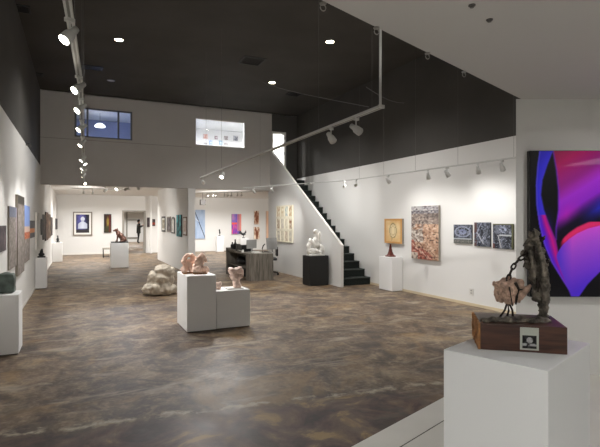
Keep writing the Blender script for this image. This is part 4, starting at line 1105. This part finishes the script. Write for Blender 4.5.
skinfig('coat', VC, EC, 'coat', root)
blob('hair', [((-.0,0,1.66),(.10,.095,.10)),((-.03,0,1.58),(.07,.08,.08))], 'hair', root, .012, .0, smooth=3)
for s in (-1,1):
    b = nb()
    for k_ in range(4): tube(b, [(.43,.035*s+.012*k_*s,1.385),(.47,.035*s+.012*k_*s-.01*s,1.41+.004*k_),(.465,.03*s+.012*k_*s-.02*s,1.43)], .008, 6)
    tube(b, [(.42,.03*s,1.40),(.43,.0,1.43)], .009, 6)
    obj('fingers', b, 'skin', bd)
tp = thing('phone', 'small phone held up by the person in the far room', 'phone', (gx+.47*math.cos(.15), gy+.47*math.sin(.15)+.02, 1.40), .15)
obj('casing', box(nb(), -.005,-.075,0,.005,.075,.075), 'black', tp)
obj('screen', box(nb(), -.007,-.07,.004,-.005,.07,.071), 'blackm', tp)

# ================================================================ LIGHT
def area(loc, rot, sx, sy, e, col=(1,.95,.88)):
    L = bpy.data.lights.new('room_light', 'AREA'); L.shape = 'RECTANGLE'; L.size = sx; L.size_y = sy; L.energy = e; L.color = col
    o = bpy.data.objects.new('room_light', L); C.objects.link(o); o.location = loc; o.rotation_euler = rot; return o
# spots added without fixtures to brighten galleries, loft, far room and platform
def dl(x, y, z, e, ang=150, col=(1,.98,.955), r=.06):
    L = bpy.data.lights.new('added_fill_spot', 'SPOT'); L.energy = e; L.spot_size = math.radians(ang); L.spot_blend = .9; L.shadow_soft_size = r; L.color = col
    o = bpy.data.objects.new('added_fill_spot', L); C.objects.link(o); o.location = (x, y, z); return o
for x, y, e in ((.2,20.5,190),(1.8,20.5,190),(.2,23.2,120),(1.8,23.2,120),(1.2,16.3,120)): dl(x, y, GC-.02, e)
for x, y, e in ((4.4,22.8,170),(6.2,22.8,170),(8.2,22.8,170),(4.6,18.5,170),(6.8,18.5,170)): dl(x, y, GC-.02, e)
for x in (3.2,4.4,5.6): dl(x, 15.6, HC-.06, 330, 176)  # fill added to whiten the loft room behind its window
dl(6.2, 15.2, HC-.05, 60)
for la, dd, e in ((1.0,.75,13),(-.7,.0,40),(2.75,3.1,26),(.6,-1.2,34)):
    q = wd(la, dd); dl(q.x, q.y, FC-.03, e, 165, r=.03)  # fill added out of view to lighten the platform and near wall
for x in (-.1,1.2): dl(x, 15.6, HC-.06, 300, 160, (.78,.86,1))  # bluish fill added behind the left loft window
for y in (28,33,36.5): dl(3.6, y, 2.55, 260)
w = bpy.data.worlds.new('world'); bpy.context.scene.world = w; w.use_nodes = True
w.node_tree.nodes['Background'].inputs[0].default_value = (1,.975,.94,1); w.node_tree.nodes['Background'].inputs[1].default_value = 3.8

# ---------------------------------------------------------------- camera
cam = bpy.data.cameras.new('camera'); co = bpy.data.objects.new('camera', cam); C.objects.link(co)
cam.sensor_width = 36; cam.lens = F/600*36; cam.shift_y = -1.5/600; cam.clip_end = 200; cam.clip_start = .05
co.location = (0,0,CH); co.rotation_euler = (PI/2, 0, -TH)
bpy.context.scene.camera = co
sc_ = bpy.context.scene; sc_.view_settings.view_transform = 'Standard'; sc_.view_settings.look = 'None'
sc_.view_settings.exposure = .9; sc_.view_settings.gamma = 1; sc_.view_settings.use_curve_mapping = False
